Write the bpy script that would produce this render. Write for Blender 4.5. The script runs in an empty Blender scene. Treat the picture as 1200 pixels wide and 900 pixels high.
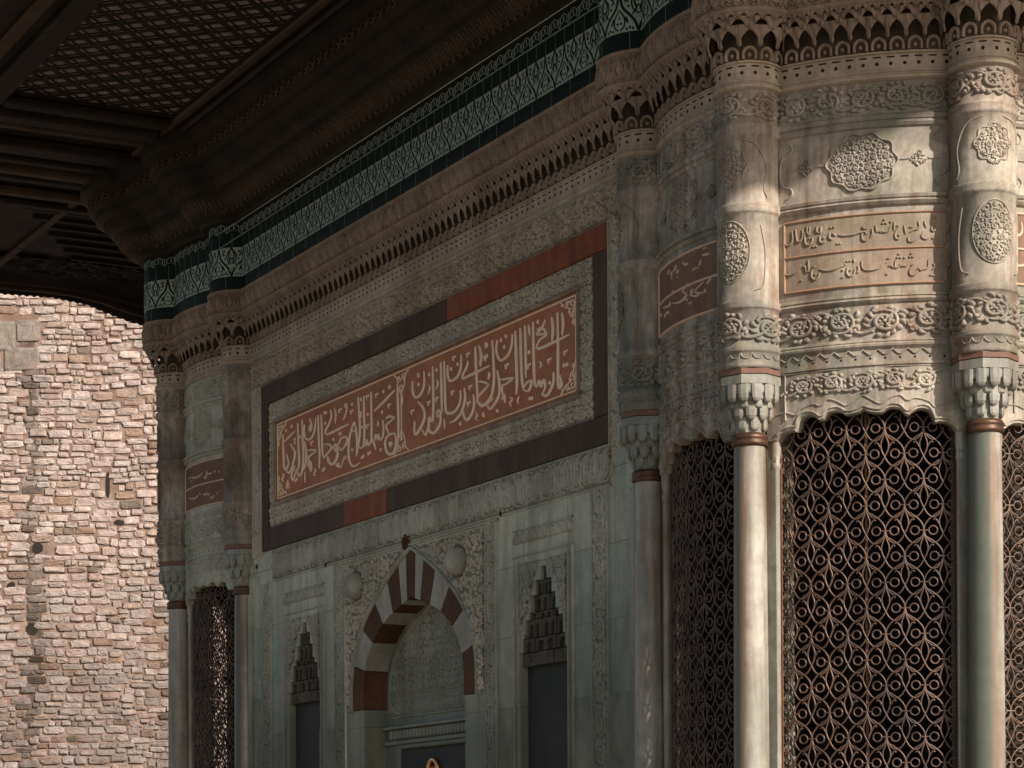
import bpy, math, random
import numpy as np
from mathutils import Vector, Matrix

random.seed(7)
SC = bpy.context.scene
COL = SC.collection
R = math.radians
EYE = 1.6                      # eye height; heights below are given from eye level

# ------------------------------------------------------------------ camera
cam_d = bpy.data.cameras.new("camera")
cam = bpy.data.objects.new("camera", cam_d); COL.objects.link(cam)
YAW = R(28.184)
FW = Vector((-math.cos(YAW), math.sin(YAW), 0)); RT = Vector((math.sin(YAW), math.cos(YAW), 0))
rot = Matrix((RT, Vector((0, 0, 1)), -FW)).transposed().to_4x4()
cam.matrix_world = Matrix.Translation((9.508, -5.819, EYE)) @ rot @ Matrix.Rotation(-0.00633, 4, 'Z')
cam_d.sensor_width = 36; cam_d.lens = 36 * 2777.1 / 1200
cam_d.shift_y = 565 / 1200; cam_d.shift_x = -3.58 / 1200
cam_d.clip_start = .1; cam_d.clip_end = 2000
SC.camera = cam

# ------------------------------------------------------------------ light
SUN_AZ = Vector((.981, .195)).normalized(); SUN_EL = R(30)
world = bpy.data.worlds.new("World"); SC.world = world; world.use_nodes = True
nt = world.node_tree; nt.nodes.clear()
sky = nt.nodes.new('ShaderNodeTexSky'); sky.sky_type = 'NISHITA'; sky.sun_disc = False
sky.sun_elevation = SUN_EL; sky.sun_rotation = math.atan2(SUN_AZ.x, SUN_AZ.y)
sky.dust_density = 3.0; sky.air_density = 1.0; sky.ozone_density = .6
bg = nt.nodes.new('ShaderNodeBackground'); bg.inputs['Strength'].default_value = 0.095
wo = nt.nodes.new('ShaderNodeOutputWorld')
nt.links.new(sky.outputs[0], bg.inputs[0]); nt.links.new(bg.outputs[0], wo.inputs[0])
sd = bpy.data.lights.new("sun", 'SUN'); sd.energy = 5.0; sd.angle = R(1.0); sd.color = (1, .87, .75)
sun = bpy.data.objects.new("sun", sd); COL.objects.link(sun)
sdir = Vector((SUN_AZ.x * math.cos(SUN_EL), SUN_AZ.y * math.cos(SUN_EL), math.sin(SUN_EL)))
sun.rotation_euler = sdir.to_track_quat('Z', 'Y').to_euler(); sun.location = sdir * 30
SC.view_settings.view_transform = 'Standard'; SC.view_settings.look = 'None'
SC.view_settings.exposure = 0.36; SC.view_settings.gamma = 1.0

# ------------------------------------------------------------------ materials
def base_mat(name):
    m = bpy.data.materials.new(name); m.use_nodes = True
    t = m.node_tree; t.nodes.clear()
    o = t.nodes.new('ShaderNodeOutputMaterial'); b = t.nodes.new('ShaderNodeBsdfPrincipled')
    t.links.new(b.outputs[0], o.inputs[0])
    g = t.nodes.new('ShaderNodeNewGeometry')
    return m, t, b, g.outputs['Position']
def mapping(t, src, scale, loc=(0, 0, 0)):
    n = t.nodes.new('ShaderNodeMapping'); n.inputs['Scale'].default_value = scale; n.inputs['Location'].default_value = loc
    t.links.new(src, n.inputs[0]); return n.outputs[0]
def noise(t, src, scale, detail=5, rough=.6, dist=0):
    n = t.nodes.new('ShaderNodeTexNoise'); n.inputs['Scale'].default_value = scale
    n.inputs['Detail'].default_value = detail; n.inputs['Roughness'].default_value = rough; n.inputs['Distortion'].default_value = dist
    t.links.new(src, n.inputs['Vector']); return n.outputs[0]
def ramp(t, src, stops):
    n = t.nodes.new('ShaderNodeValToRGB'); e = n.color_ramp.elements
    while len(e) < len(stops): e.new(.5)
    for k, (p, c) in enumerate(stops):
        e[k].position = p; e[k].color = (*c, 1) if len(c) == 3 else c
    t.links.new(src, n.inputs[0]); return n.outputs[0]
def mix(t, fac, a, b, mode='MIX'):
    n = t.nodes.new('ShaderNodeMix'); n.data_type = 'RGBA'; n.blend_type = mode
    for i, v in ((0, fac), (6, a), (7, b)):
        if isinstance(v, (int, float)): n.inputs[i].default_value = v
        elif isinstance(v, tuple): n.inputs[i].default_value = (*v, 1)
        else: t.links.new(v, n.inputs[i])
    return n.outputs[2]
def g1(x): return (x, x, x)
def bump(t, b, h, strength, dist, prev=None):
    n = t.nodes.new('ShaderNodeBump'); n.inputs['Strength'].default_value = strength; n.inputs['Distance'].default_value = dist
    t.links.new(h, n.inputs['Height'])
    if prev is not None: t.links.new(prev, n.inputs['Normal'])
    t.links.new(n.outputs[0], b.inputs['Normal']); return n.outputs[0]

def stone(name, c1, c2, stain, stain_amt=.5, rough=.75, nscale=3.0, bumpd=.004, streak=True, slabs=False, veins=0, spec=.3, algae=0.0, algae_col=(.10, .125, .10), grime=.4, base_shade=0.0, dark_flank=False):
    m, t, b, P = base_mat(name)
    n1 = noise(t, P, nscale, 7, .65, .4)
    col = ramp(t, n1, [(.32, c1), (.68, c2)])
    n2 = noise(t, P, nscale * 7, 5, .7)
    col = mix(t, grime, col, ramp(t, n2, [(.3, g1(.5)), (.7, g1(1.25))]), 'MULTIPLY')
    if slabs:
        sx = t.nodes.new('ShaderNodeSeparateXYZ'); t.links.new(P, sx.inputs[0])
        cx = t.nodes.new('ShaderNodeCombineXYZ'); t.links.new(sx.outputs[0], cx.inputs[0]); t.links.new(sx.outputs[2], cx.inputs[1])
        mp = mapping(t, cx.outputs[0], (1, 1, 1), (.31, .13, 0))
        br = t.nodes.new('ShaderNodeTexBrick'); br.offset = .37; br.squash = 1.35; br.squash_frequency = 2
        for k, v in (('Scale', 1.0), ('Mortar Size', .0028), ('Mortar Smooth', .1), ('Bias', 0.0), ('Brick Width', .46), ('Row Height', .365)):
            br.inputs[k].default_value = v
        br.inputs['Color1'].default_value = (.62, .78, .76, 1); br.inputs['Color2'].default_value = (1.25, 1.12, .95, 1); br.inputs['Mortar'].default_value = (.3, .24, .17, 1)
        t.links.new(mp, br.inputs[0])
        col = mix(t, .8, col, br.outputs[0], 'MULTIPLY')
    if veins:
        w = t.nodes.new('ShaderNodeTexWave'); w.inputs['Scale'].default_value = 1.3; w.inputs['Distortion'].default_value = 9; w.inputs['Detail'].default_value = 5; w.inputs['Detail Scale'].default_value = 1.6
        t.links.new(mapping(t, P, (1, 1, .45)), w.inputs[0])
        col = mix(t, veins, col, ramp(t, w.outputs[1], [(.0, g1(.6)), (.3, g1(1.05))]), 'MULTIPLY')
    if streak:
        n3 = noise(t, mapping(t, P, (7, 7, .55)), 1.6, 6, .7, .3)
        f = ramp(t, n3, [(.45, g1(0)), (.66, g1(stain_amt))])
    else:
        n3 = noise(t, P, nscale * 1.7, 6, .7, .3)
        f = ramp(t, n3, [(.48, g1(0)), (.70, g1(stain_amt))])
    col = mix(t, f, col, stain)
    n5 = noise(t, P, 1.7, 3, .6)
    col = mix(t, ramp(t, n5, [(.45, g1(0)), (.68, g1(stain_amt * .6))]), col, tuple(.6 * v for v in stain))
    if algae:
        n7 = noise(t, mapping(t, P, (1, 1, .6), (3.1, 1.7, .4)), 2.4, 7, .72, .6)
        col = mix(t, ramp(t, n7, [(.47, g1(0)), (.66, g1(algae))]), col, algae_col)
    if base_shade:      # shade towards the base painted into the colour, with a ragged edge
        sz = t.nodes.new('ShaderNodeSeparateXYZ'); t.links.new(P, sz.inputs[0])
        ma = t.nodes.new('ShaderNodeMath'); ma.operation = 'MULTIPLY_ADD'; t.links.new(noise(t, mapping(t, P, (1, 1, .5)), 2.2, 6, .7, .5), ma.inputs[0]); ma.inputs[1].default_value = 1.3; t.links.new(sz.outputs[2], ma.inputs[2])
        mr = t.nodes.new('ShaderNodeMapRange'); t.links.new(ma.outputs[0], mr.inputs[0]); mr.inputs[1].default_value = 4.0; mr.inputs[2].default_value = 2.95; mr.inputs[3].default_value = 0; mr.inputs[4].default_value = base_shade
        col = mix(t, mr.outputs[0], col, (.062, .074, .054))
    if dark_flank:     # dark green tone on one flank of each shaft, rusty where it ends
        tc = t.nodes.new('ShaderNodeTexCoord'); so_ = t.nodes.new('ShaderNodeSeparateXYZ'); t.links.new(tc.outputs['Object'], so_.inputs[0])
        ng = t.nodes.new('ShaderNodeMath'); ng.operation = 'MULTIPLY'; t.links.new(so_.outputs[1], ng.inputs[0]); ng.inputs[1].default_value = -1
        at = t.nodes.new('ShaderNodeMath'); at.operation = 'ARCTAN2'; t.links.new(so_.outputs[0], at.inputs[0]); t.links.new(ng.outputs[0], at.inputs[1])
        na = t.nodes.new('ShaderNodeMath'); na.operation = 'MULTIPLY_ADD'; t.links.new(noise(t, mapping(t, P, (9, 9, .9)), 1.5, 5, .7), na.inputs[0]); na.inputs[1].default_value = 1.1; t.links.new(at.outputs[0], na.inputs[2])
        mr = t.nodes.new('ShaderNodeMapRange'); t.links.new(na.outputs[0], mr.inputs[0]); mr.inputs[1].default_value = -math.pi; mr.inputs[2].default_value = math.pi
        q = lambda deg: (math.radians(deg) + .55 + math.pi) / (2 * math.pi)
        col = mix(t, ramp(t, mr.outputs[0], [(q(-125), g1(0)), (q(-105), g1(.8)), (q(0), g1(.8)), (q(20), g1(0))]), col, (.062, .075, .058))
        col = mix(t, ramp(t, mr.outputs[0], [(q(-8), g1(0)), (q(10), g1(.7)), (q(16), g1(.55)), (q(38), g1(0))]), col, (.17, .085, .045))
    t.links.new(col, b.inputs['Base Color'])
    b.inputs['Roughness'].default_value = rough; b.inputs['Specular IOR Level'].default_value = spec
    n4 = noise(t, P, 45, 6, .7)
    n6 = noise(t, P, 9, 4, .6)
    pv = bump(t, b, n6, .35, bumpd * 3)
    bump(t, b, n4, .5, bumpd, pv)
    return m

M = {}
M['facade'] = stone('grey_slab_marble', (.36, .40, .335), (.55, .555, .465), (.26, .21, .14), .5, .5, 2.2, .0015, slabs=True, veins=.5, spec=.35, algae=.45, algae_col=(.16, .20, .165), grime=.4, base_shade=.8)
M['marble'] = stone('weathered_marble', (.36, .375, .31), (.56, .54, .445), (.25, .19, .125), .5, .65, 3.0, .0025, spec=.25, algae=.45, algae_col=(.15, .18, .145), grime=.4, base_shade=.7)
M['tower'] = stone('stained_tower_marble', (.28, .265, .22), (.54, .485, .41), (.17, .10, .065), .95, .65, 2.6, .0035, spec=.25, algae=.85, algae_col=(.115, .13, .105), grime=.65)
M['carved'] = stone('carved_grey_stone', (.42, .395, .315), (.60, .545, .44), (.28, .205, .14), .45, .8, 4, .003, spec=.2, algae=.3, algae_col=(.20, .22, .175), grime=.35)
M['ground'] = stone('shaded_carving_ground', (.20, .185, .145), (.34, .315, .25), (.15, .11, .075), .5, .85, 5, .003, spec=.15, base_shade=.5)  # darker carving stone: shade behind the strokes is put into the colour
M['sidewall'] = stone('side_slab_marble', (.22, .235, .20), (.36, .36, .305), (.20, .15, .10), .6, .5, 2.2, .002, slabs=True, veins=.4, spec=.3, algae=.5, algae_col=(.13, .16, .13), grime=.5)
M['dado'] = stone('dark_dado_slab', (.125, .14, .105), (.215, .225, .17), (.14, .11, .075), .5, .6, 1.6, .001, veins=.5, spec=.15)
M['recess'] = stone('shade_dark_recess', (.055, .041, .030), (.105, .08, .06), (.05, .036, .027), .4, .9, 5, .002, spec=.1)  # cornice slots: their deep shade is painted in as a dark colour
M['tanst'] = stone('tan_weathered_stone', (.38, .315, .24), (.54, .455, .355), (.22, .155, .105), .5, .8, 4, .003, spec=.2, algae=.3, algae_col=(.18, .18, .14))
M['brownst'] = stone('brown_weathered_stone', (.26, .195, .145), (.39, .305, .235), (.16, .11, .08), .5, .8, 4, .003, spec=.2)
M['shaft'] = stone('polished_shaft_marble', (.26, .27, .24), (.44, .43, .375), (.17, .085, .045), .8, .38, 2.5, .001, spec=.45, veins=.3, algae=.5, algae_col=(.12, .155, .125), grime=.45, dark_flank=True)
M['red'] = stone('red_porphyry', (.22, .058, .022), (.33, .10, .042), (.12, .035, .022), .6, .6, 3, .001, spec=.15)
M['dark'] = stone('dark_brown_marble', (.045, .027, .017), (.085, .052, .034), (.12, .08, .055), .4, .6, 3, .001, spec=.15)
M['vred'] = stone('dark_red_voussoir_stone', (.08, .038, .022), (.125, .064, .038), (.05, .03, .02), .5, .7, 4, .0015, spec=.1)
M['vwhite'] = stone('pale_voussoir_marble', (.34, .325, .265), (.45, .43, .36), (.22, .175, .12), .5, .55, 4, .001, spec=.2, base_shade=.6)
M['terra'] = stone('terracotta_painted_ground', (.40, .15, .06), (.52, .208, .088), (.25, .10, .05), .5, .7, 5, .0015, streak=False)
M['plaque'] = stone('brown_plaque_ground', (.25, .195, .145), (.39, .32, .25), (.19, .125, .085), .7, .7, 5, .002, algae=.3)
M['plaquefar'] = stone('russet_plaque_ground', (.17, .10, .062), (.24, .145, .092), (.13, .075, .05), .6, .75, 5, .002, algae=.2)
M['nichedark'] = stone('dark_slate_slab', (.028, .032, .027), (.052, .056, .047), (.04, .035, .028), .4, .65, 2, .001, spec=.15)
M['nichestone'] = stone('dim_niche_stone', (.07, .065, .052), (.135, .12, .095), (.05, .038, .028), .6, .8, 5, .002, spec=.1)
M['greyslab'] = stone('grey_green_slab', (.20, .225, .185), (.30, .325, .27), (.18, .15, .105), .4, .55, 2, .001, veins=.4, spec=.25, base_shade=.6)
M['pier'] = stone('green_grey_pier_marble', (.15, .17, .14), (.28, .285, .245), (.15, .08, .045), .8, .5, 2.5, .001, spec=.3, algae=.6, algae_col=(.08, .11, .09), grime=.5)
M['colonnette'] = stone('pale_colonnette_marble', (.28, .275, .235), (.43, .41, .35), (.18, .095, .055), .8, .5, 3, .001, spec=.3, algae=.4)
M['capital'] = stone('pale_capital_marble', (.24, .265, .235), (.40, .41, .365), (.17, .115, .08), .8, .55, 5, .0015, algae=.6, algae_col=(.11, .15, .125), grime=.5)
M['redband'] = stone('painted_red_band', (.17, .085, .062), (.24, .13, .098), (.12, .075, .055), .7, .65, 12, .001)
M['mortar'] = stone('wall_mortar', (.20, .13, .095), (.35, .275, .235), (.15, .095, .068), .8, .9, 1.6, .02)
M['soot'] = stone('soot_stained_mortar', (.08, .06, .048), (.19, .14, .11), (.05, .04, .03), .6, .9, 5, .01)
M['paving'] = stone('ground_paving', (.17, .155, .135), (.24, .22, .19), (.13, .11, .09), .4, .85, .6, .01, streak=False)

def simple(name, c1, c2, scale=8, rough=.5, metal=0, bumpd=.001, spec=.4, stretch=(1, 1, 1)):
    m, t, b, P = base_mat(name)
    n = noise(t, mapping(t, P, stretch), scale, 6, .7)
    t.links.new(ramp(t, n, [(.35, c1), (.68, c2)]), b.inputs['Base Color'])
    b.inputs['Roughness'].default_value = rough; b.inputs['Metallic'].default_value = metal; b.inputs['Specular IOR Level'].default_value = spec
    bump(t, b, noise(t, P, 60, 5, .7), .5, bumpd)
    return m
M['gold'] = simple('gilded_letter_paint', (.84, .62, .43), (.92, .73, .53), 14, .5, 0, .001, .4)
M['golddim'] = simple('faded_gilding', (.52, .36, .25), (.70, .50, .36), 14, .6, 0, .001, .3)
M['orange'] = simple('orange_edge_paint', (.26, .15, .09), (.38, .235, .155), 18, .7)
M['tiledark'] = simple('dark_green_glaze', (.004, .010, .008), (.010, .019, .015), 9, .5, 0, .0006, .15)
M['tilewhite'] = simple('pale_tile_glaze', (.25, .32, .28), (.37, .44, .385), 12, .35, 0, .0006, .25)
M['tilered'] = simple('dull_red_glaze', (.25, .09, .06), (.3, .12, .08), 12, .3)
M['tileline'] = simple('tile_joint_grout', (.10, .15, .13), (.15, .20, .17), 12, .6)
M['bronze'] = simple('rusted_bronze', (.045, .033, .026), (.145, .09, .06), 5, .45, .35, .001, .5)
M['collar'] = simple('bronze_collar', (.06, .032, .02), (.14, .075, .05), 12, .45, .4, .001)
M['brass'] = simple('polished_brass', (.7, .35, .12), (.8, .45, .18), 12, .3, 1, .0005)
M['rust'] = simple('rust_red_lining', (.09, .04, .025), (.16, .08, .05), 8, .7)
M['hole'] = simple('drilled_hole_dark', (.012, .01, .008), (.02, .016, .012), 9, .9)
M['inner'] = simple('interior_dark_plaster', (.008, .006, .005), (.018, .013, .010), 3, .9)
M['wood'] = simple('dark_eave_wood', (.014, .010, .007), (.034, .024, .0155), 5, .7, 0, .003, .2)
M['woodred'] = simple('reddish_eave_wood', (.042, .025, .016), (.085, .05, .032), 6, .7, 0, .003, .25)
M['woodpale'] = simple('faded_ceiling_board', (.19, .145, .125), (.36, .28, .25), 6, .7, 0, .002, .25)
M['lead'] = simple('grey_lead_roof', (.16, .165, .17), (.24, .24, .24), 2, .6, .2)

# rubble: tone of each stone comes from its own colour attribute
def rubble_mat():
    m, t, b, P = base_mat('rubble_stone')
    a = t.nodes.new('ShaderNodeAttribute'); a.attribute_name = 'tone'
    n = noise(t, P, 7, 7, .7, .3)
    col = mix(t, .8, a.outputs[0], ramp(t, n, [(.32, g1(.5)), (.66, g1(1.22))]), 'MULTIPLY')
    n2 = noise(t, P, 2.2, 5, .7)
    col = mix(t, ramp(t, n2, [(.5, g1(0)), (.75, g1(.5))]), col, (.25, .155, .105))
    t.links.new(col, b.inputs['Base Color']); b.inputs['Roughness'].default_value = .9; b.inputs['Specular IOR Level'].default_value = .15
    pv = bump(t, b, noise(t, P, 14, 6, .7), .6, .03)
    bump(t, b, noise(t, P, 60, 5, .7), .5, .008, pv)
    return m
M['rubble'] = rubble_mat()

# ------------------------------------------------------------------ mesh helpers
def mesh_obj(name, V, F, m, parent=None, smooth=False, lift=True, label=None):
    """V: n x 3, F: list of index lists or an array of quads."""
    V = np.asarray(V, dtype=np.float64).copy()
    if lift: V[:, 2] += EYE
    me = bpy.data.meshes.new(name)
    if isinstance(F, np.ndarray):
        nf, k = F.shape
        me.vertices.add(len(V)); me.vertices.foreach_set('co', V.astype(np.float32).ravel())
        me.loops.add(nf * k); me.loops.foreach_set('vertex_index', F.astype(np.int32).ravel())
        me.polygons.add(nf); me.polygons.foreach_set('loop_start', np.arange(0, nf * k, k, dtype=np.int32))
        me.update(calc_edges=True)
    else:
        me.from_pydata(V.tolist(), [], [list(map(int, f)) for f in F]); me.update()
    me.validate()
    if smooth: me.polygons.foreach_set('use_smooth', np.ones(len(me.polygons), dtype=bool))
    me.materials.append(m)
    o = bpy.data.objects.new(name, me); COL.objects.link(o)
    if parent is not None: o.parent = parent
    if label: o['label'] = label
    return o
class MB:
    def __init__(s): s.V = []; s.F = []
    def add(s, V, F):
        n = len(s.V); s.V += [tuple(v) for v in V]; s.F += [[i + n for i in f] for f in F]
    def box(s, x0, x1, y0, y1, z0, z1, bev=0.0):
        if bev <= 0:
            V = [(x, y, z) for z in (z0, z1) for y in (y0, y1) for x in (x0, x1)]
            s.add(V, [(0, 2, 3, 1), (4, 5, 7, 6), (0, 1, 5, 4), (2, 6, 7, 3), (0, 4, 6, 2), (1, 3, 7, 5)]); return
        b = bev; V = []; idx = {}
        def v(*c):
            if c not in idx: idx[c] = len(V); V.append(c)
            return idx[c]
        X = (x0, x1); Y = (y0, y1); Z = (z0, z1); F = []
        sx = lambda i: X[i] + (b if i == 0 else -b); sy = lambda i: Y[i] + (b if i == 0 else -b); sz = lambda i: Z[i] + (b if i == 0 else -b)
        px = lambda i, j, k: v(X[i], sy(j), sz(k)); py = lambda i, j, k: v(sx(i), Y[j], sz(k)); pz = lambda i, j, k: v(sx(i), sy(j), Z[k])
        for i in (0, 1):
            F.append([px(i, 0, 0), px(i, 1, 0), px(i, 1, 1), px(i, 0, 1)]); F.append([py(0, i, 0), py(1, i, 0), py(1, i, 1), py(0, i, 1)]); F.append([pz(0, 0, i), pz(1, 0, i), pz(1, 1, i), pz(0, 1, i)])
            for j in (0, 1):
                F.append([px(i, j, 0), px(i, j, 1), py(i, j, 1), py(i, j, 0)]); F.append([px(i, 0, j), px(i, 1, j), pz(i, 1, j), pz(i, 0, j)]); F.append([py(0, i, j), py(1, i, j), pz(1, i, j), pz(0, i, j)])
                for k in (0, 1): F.append([px(i, j, k), py(i, j, k), pz(i, j, k)])
        s.add(V, F)
    def prism(s, poly, y0, y1):
        """poly in (x, z), extruded along y."""
        n = len(poly)
        V = [(x, y0, z) for x, z in poly] + [(x, y1, z) for x, z in poly]
        s.add(V, [list(range(n)), list(range(2 * n - 1, n - 1, -1))] + [[i, (i + 1) % n, n + (i + 1) % n, n + i] for i in range(n)])
    def grid(s, rows, closed=False):
        n = len(rows[0]); V = [p for r in rows for p in r]; F = []
        for i in range(len(rows) - 1):
            for j in range(n if closed else n - 1):
                k = (j + 1) % n; F.append([i * n + j, i * n + k, (i + 1) * n + k, (i + 1) * n + j])
        s.add(V, F)
    def lathe(s, prof, seg=32, c=(0, 0), a0=0, a1=2 * math.pi, phase=0):
        full = abs(a1 - a0 - 2 * math.pi) < 1e-6
        A = [a0 + (a1 - a0) * k / seg + phase for k in range(seg if full else seg + 1)]
        s.grid([[(c[0] + r * math.sin(a), c[1] - r * math.cos(a), z) for a in A] for r, z in prof], full)
    def bar(s, a, b, w, h):
        a = Vector(a); b = Vector(b); d = (b - a).normalized(); u = d.cross(Vector((0, 0, 1))); u = u.normalized() if u.length > 1e-4 else Vector((1, 0, 0)); v = u.cross(d).normalized()
        V = [p + u * sx * w / 2 + v * sz * h / 2 for p in (a, b) for sx, sz in ((-1, -1), (1, -1), (1, 1), (-1, 1))]
        s.add(V, [(0, 1, 2, 3), (7, 6, 5, 4), (0, 4, 5, 1), (1, 5, 6, 2), (2, 6, 7, 3), (3, 7, 4, 0)])
    def obj(s, name, m, parent=None, smooth=False, label=None, lift=True): return mesh_obj(name, s.V, s.F, m, parent, smooth, lift, label)

def catmull(P, n=5):
    P = np.asarray(P, float)
    if len(P) < 3:
        t = np.linspace(0, 1, 4)[:, None]; return P[0] * (1 - t) + P[-1] * t
    A = np.vstack([2 * P[0] - P[1], P, 2 * P[-1] - P[-2]]); out = []
    t = np.linspace(0, 1, n, endpoint=False)[:, None]
    for i in range(1, len(A) - 2):
        p0, p1, p2, p3 = A[i - 1:i + 3]
        out.append(.5 * (2 * p1 + (p2 - p0) * t + (2 * p0 - 5 * p1 + 4 * p2 - p3) * t * t + (3 * p1 - p0 - 3 * p2 + p3) * t ** 3))
    out.append(P[-1:]); return np.vstack(out)

class Rel:
    """Raised relief drawn as strokes in (u, v), height h above the surface."""
    XS = np.array([-1, -.6, 0, .6, 1.0]); HS = np.array([-.0015, .8, 1.0, .8, -.0015])
    def __init__(s): s.V = []; s.F = []; s.n = 0
    def stroke(s, pts, w, h, ends=(.3, .3), n=5, mid=1.0, aniso=None, raw=False):
        P = np.asarray(pts, float) if raw else catmull(pts, n); m = len(P)
        T = np.gradient(P, axis=0); L = np.hypot(T[:, 0], T[:, 1]) + 1e-9; T /= L[:, None]
        N = np.stack([-T[:, 1], T[:, 0]], 1); t = np.linspace(0, 1, m)
        prof = np.where(t < .5, ends[0] + (1 - ends[0]) * np.sin(np.pi * t) ** .6, ends[1] + (1 - ends[1]) * np.sin(np.pi * t) ** .6)
        W = w * prof
        if aniso is not None: W = W * (aniso + (1 - aniso) * np.abs(T[:, 1]))
        UV = P[:, None, :] + N[:, None, :] * (W[:, None] * s.XS[None])[:, :, None]
        H = np.where(s.HS < 0, -.0015, s.HS * h)[None, :] * np.clip(.45 + .55 * prof[:, None], 0, 1)
        H = np.where(s.HS[None] < 0, -.0015, H) + np.zeros((m, 5))
        s._add(np.concatenate([UV, H[:, :, None]], 2).reshape(-1, 3), m)
    def _add(s, V, m):
        i = np.arange(m - 1)[:, None] * 5; j = np.arange(4)[None]
        a = (i + j).ravel(); F = np.stack([a, a + 1, a + 6, a + 5], 1) + s.n
        s.V.append(V); s.F.append(F); s.n += len(V)
    def put(s, other, du=0, dv=0, su=1, sv=1, rot=0, mask=None, sh=1):
        V, F = other.arrays(); V = V.copy(); x = V[:, 0] * su; y = V[:, 1] * sv
        c, q = math.cos(rot), math.sin(rot)
        V[:, 0] = x * c - y * q + du; V[:, 1] = x * q + y * c + dv; V[:, 2] *= sh
        if mask is not None:
            ok = mask(V[:, 0], V[:, 1]); F = F[ok[F].all(1)]
        s.V.append(V); s.F.append(F + s.n); s.n += len(V)
    def arrays(s):
        if len(s.V) > 1: s.V = [np.vstack(s.V)]; s.F = [np.vstack(s.F)]
        return s.V[0], s.F[0]
    def disc(s, u, v, r, h, k=10, su=1):
        a = np.linspace(0, 2 * np.pi, k + 1)
        rows = []
        for a_ in a:
            rows += [[u + r * su * q * math.cos(a_), v + r * q * math.sin(a_), hh] for q, hh in ((1, -.0015), (.8, .7 * h), (.5, .95 * h), (.2, h), (0.001, h))]
        s._add(np.array(rows), k + 1)
    def leaf(s, u, v, ang, L, w, h, curl=.0):
        d = np.array([math.cos(ang), math.sin(ang)]); q = np.array([-d[1], d[0]]); p = np.array([u, v])
        s.stroke([p, p + d * L * .5 + q * curl * L, p + d * L], w, h, (.15, .05), 4)
    def spiral(s, u, v, r, a0, turns, w, h, d=1, r1=.18, n=22):
        t = np.linspace(0, 1, n); a = a0 + d * turns * 2 * np.pi * t; rr = r * (1 - (1 - r1) * t)
        s.stroke(np.stack([u + rr * np.cos(a), v + rr * np.sin(a)], 1), w, h, (.5, .6), raw=True)
    def obj(s, name, f, m, parent, label=None):
        V, F = s.arrays(); X = f(V[:, 0], V[:, 1], V[:, 2])
        return mesh_obj(name, X, F, m, parent, True, True, label)

# ornament cells ----------------------------------------------------
def arab_cells(c, w, h, seed=3, nvar=6):
    out = []; rnd = random.Random(seed)
    for k in range(nvar):
        r = Rel(); d = rnd.choice((-1, 1)); a = rnd.uniform(0, 6.28)
        r.spiral(.02 * c, .0, .42 * c, a, 1.25, w, h, d, .2, 20)
        for j in range(6):
            b = a + d * (j + .4) * 1.05; q = .36 * c
            r.leaf(q * math.cos(b), q * math.sin(b), b + d * rnd.uniform(.3, .9), c * rnd.uniform(.22, .34), w * rnd.uniform(1.1, 1.7), h * rnd.uniform(.8, 1.1), rnd.uniform(-.15, .15))
        r.disc(0, 0, .13 * c, h * 1.1, 7)
        for j in range(5): r.leaf(.1 * c * math.cos(j * 1.256 + a), .1 * c * math.sin(j * 1.256 + a), j * 1.256 + a, .13 * c, w * 1.2, h * .9)
        out.append(r)
    return out
def fill(rel, u0, u1, v0, v1, c, w, h, mask=None, seed=1):
    cells = arab_cells(c, w, h, seed); rnd = random.Random(seed)
    nv = max(1, round((v1 - v0) / (c * .92))); cv = (v1 - v0) / nv; nu = max(1, round((u1 - u0) / (c * .95))); cu = (u1 - u0) / nu
    def mk(U, V):
        ok = (U > u0) & (U < u1) & (V > v0) & (V < v1)
        return ok & mask(U, V) if mask is not None else ok
    for i in range(nv):
        for j in range(nu + 1):
            u = u0 + (j + (.5 if i % 2 == 0 else 0)) * cu; v = v0 + (i + .5) * cv
            rel.put(rnd.choice(cells), u, v, rnd.choice((-1, 1)), 1, rnd.uniform(-.5, .5), mk)
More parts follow.
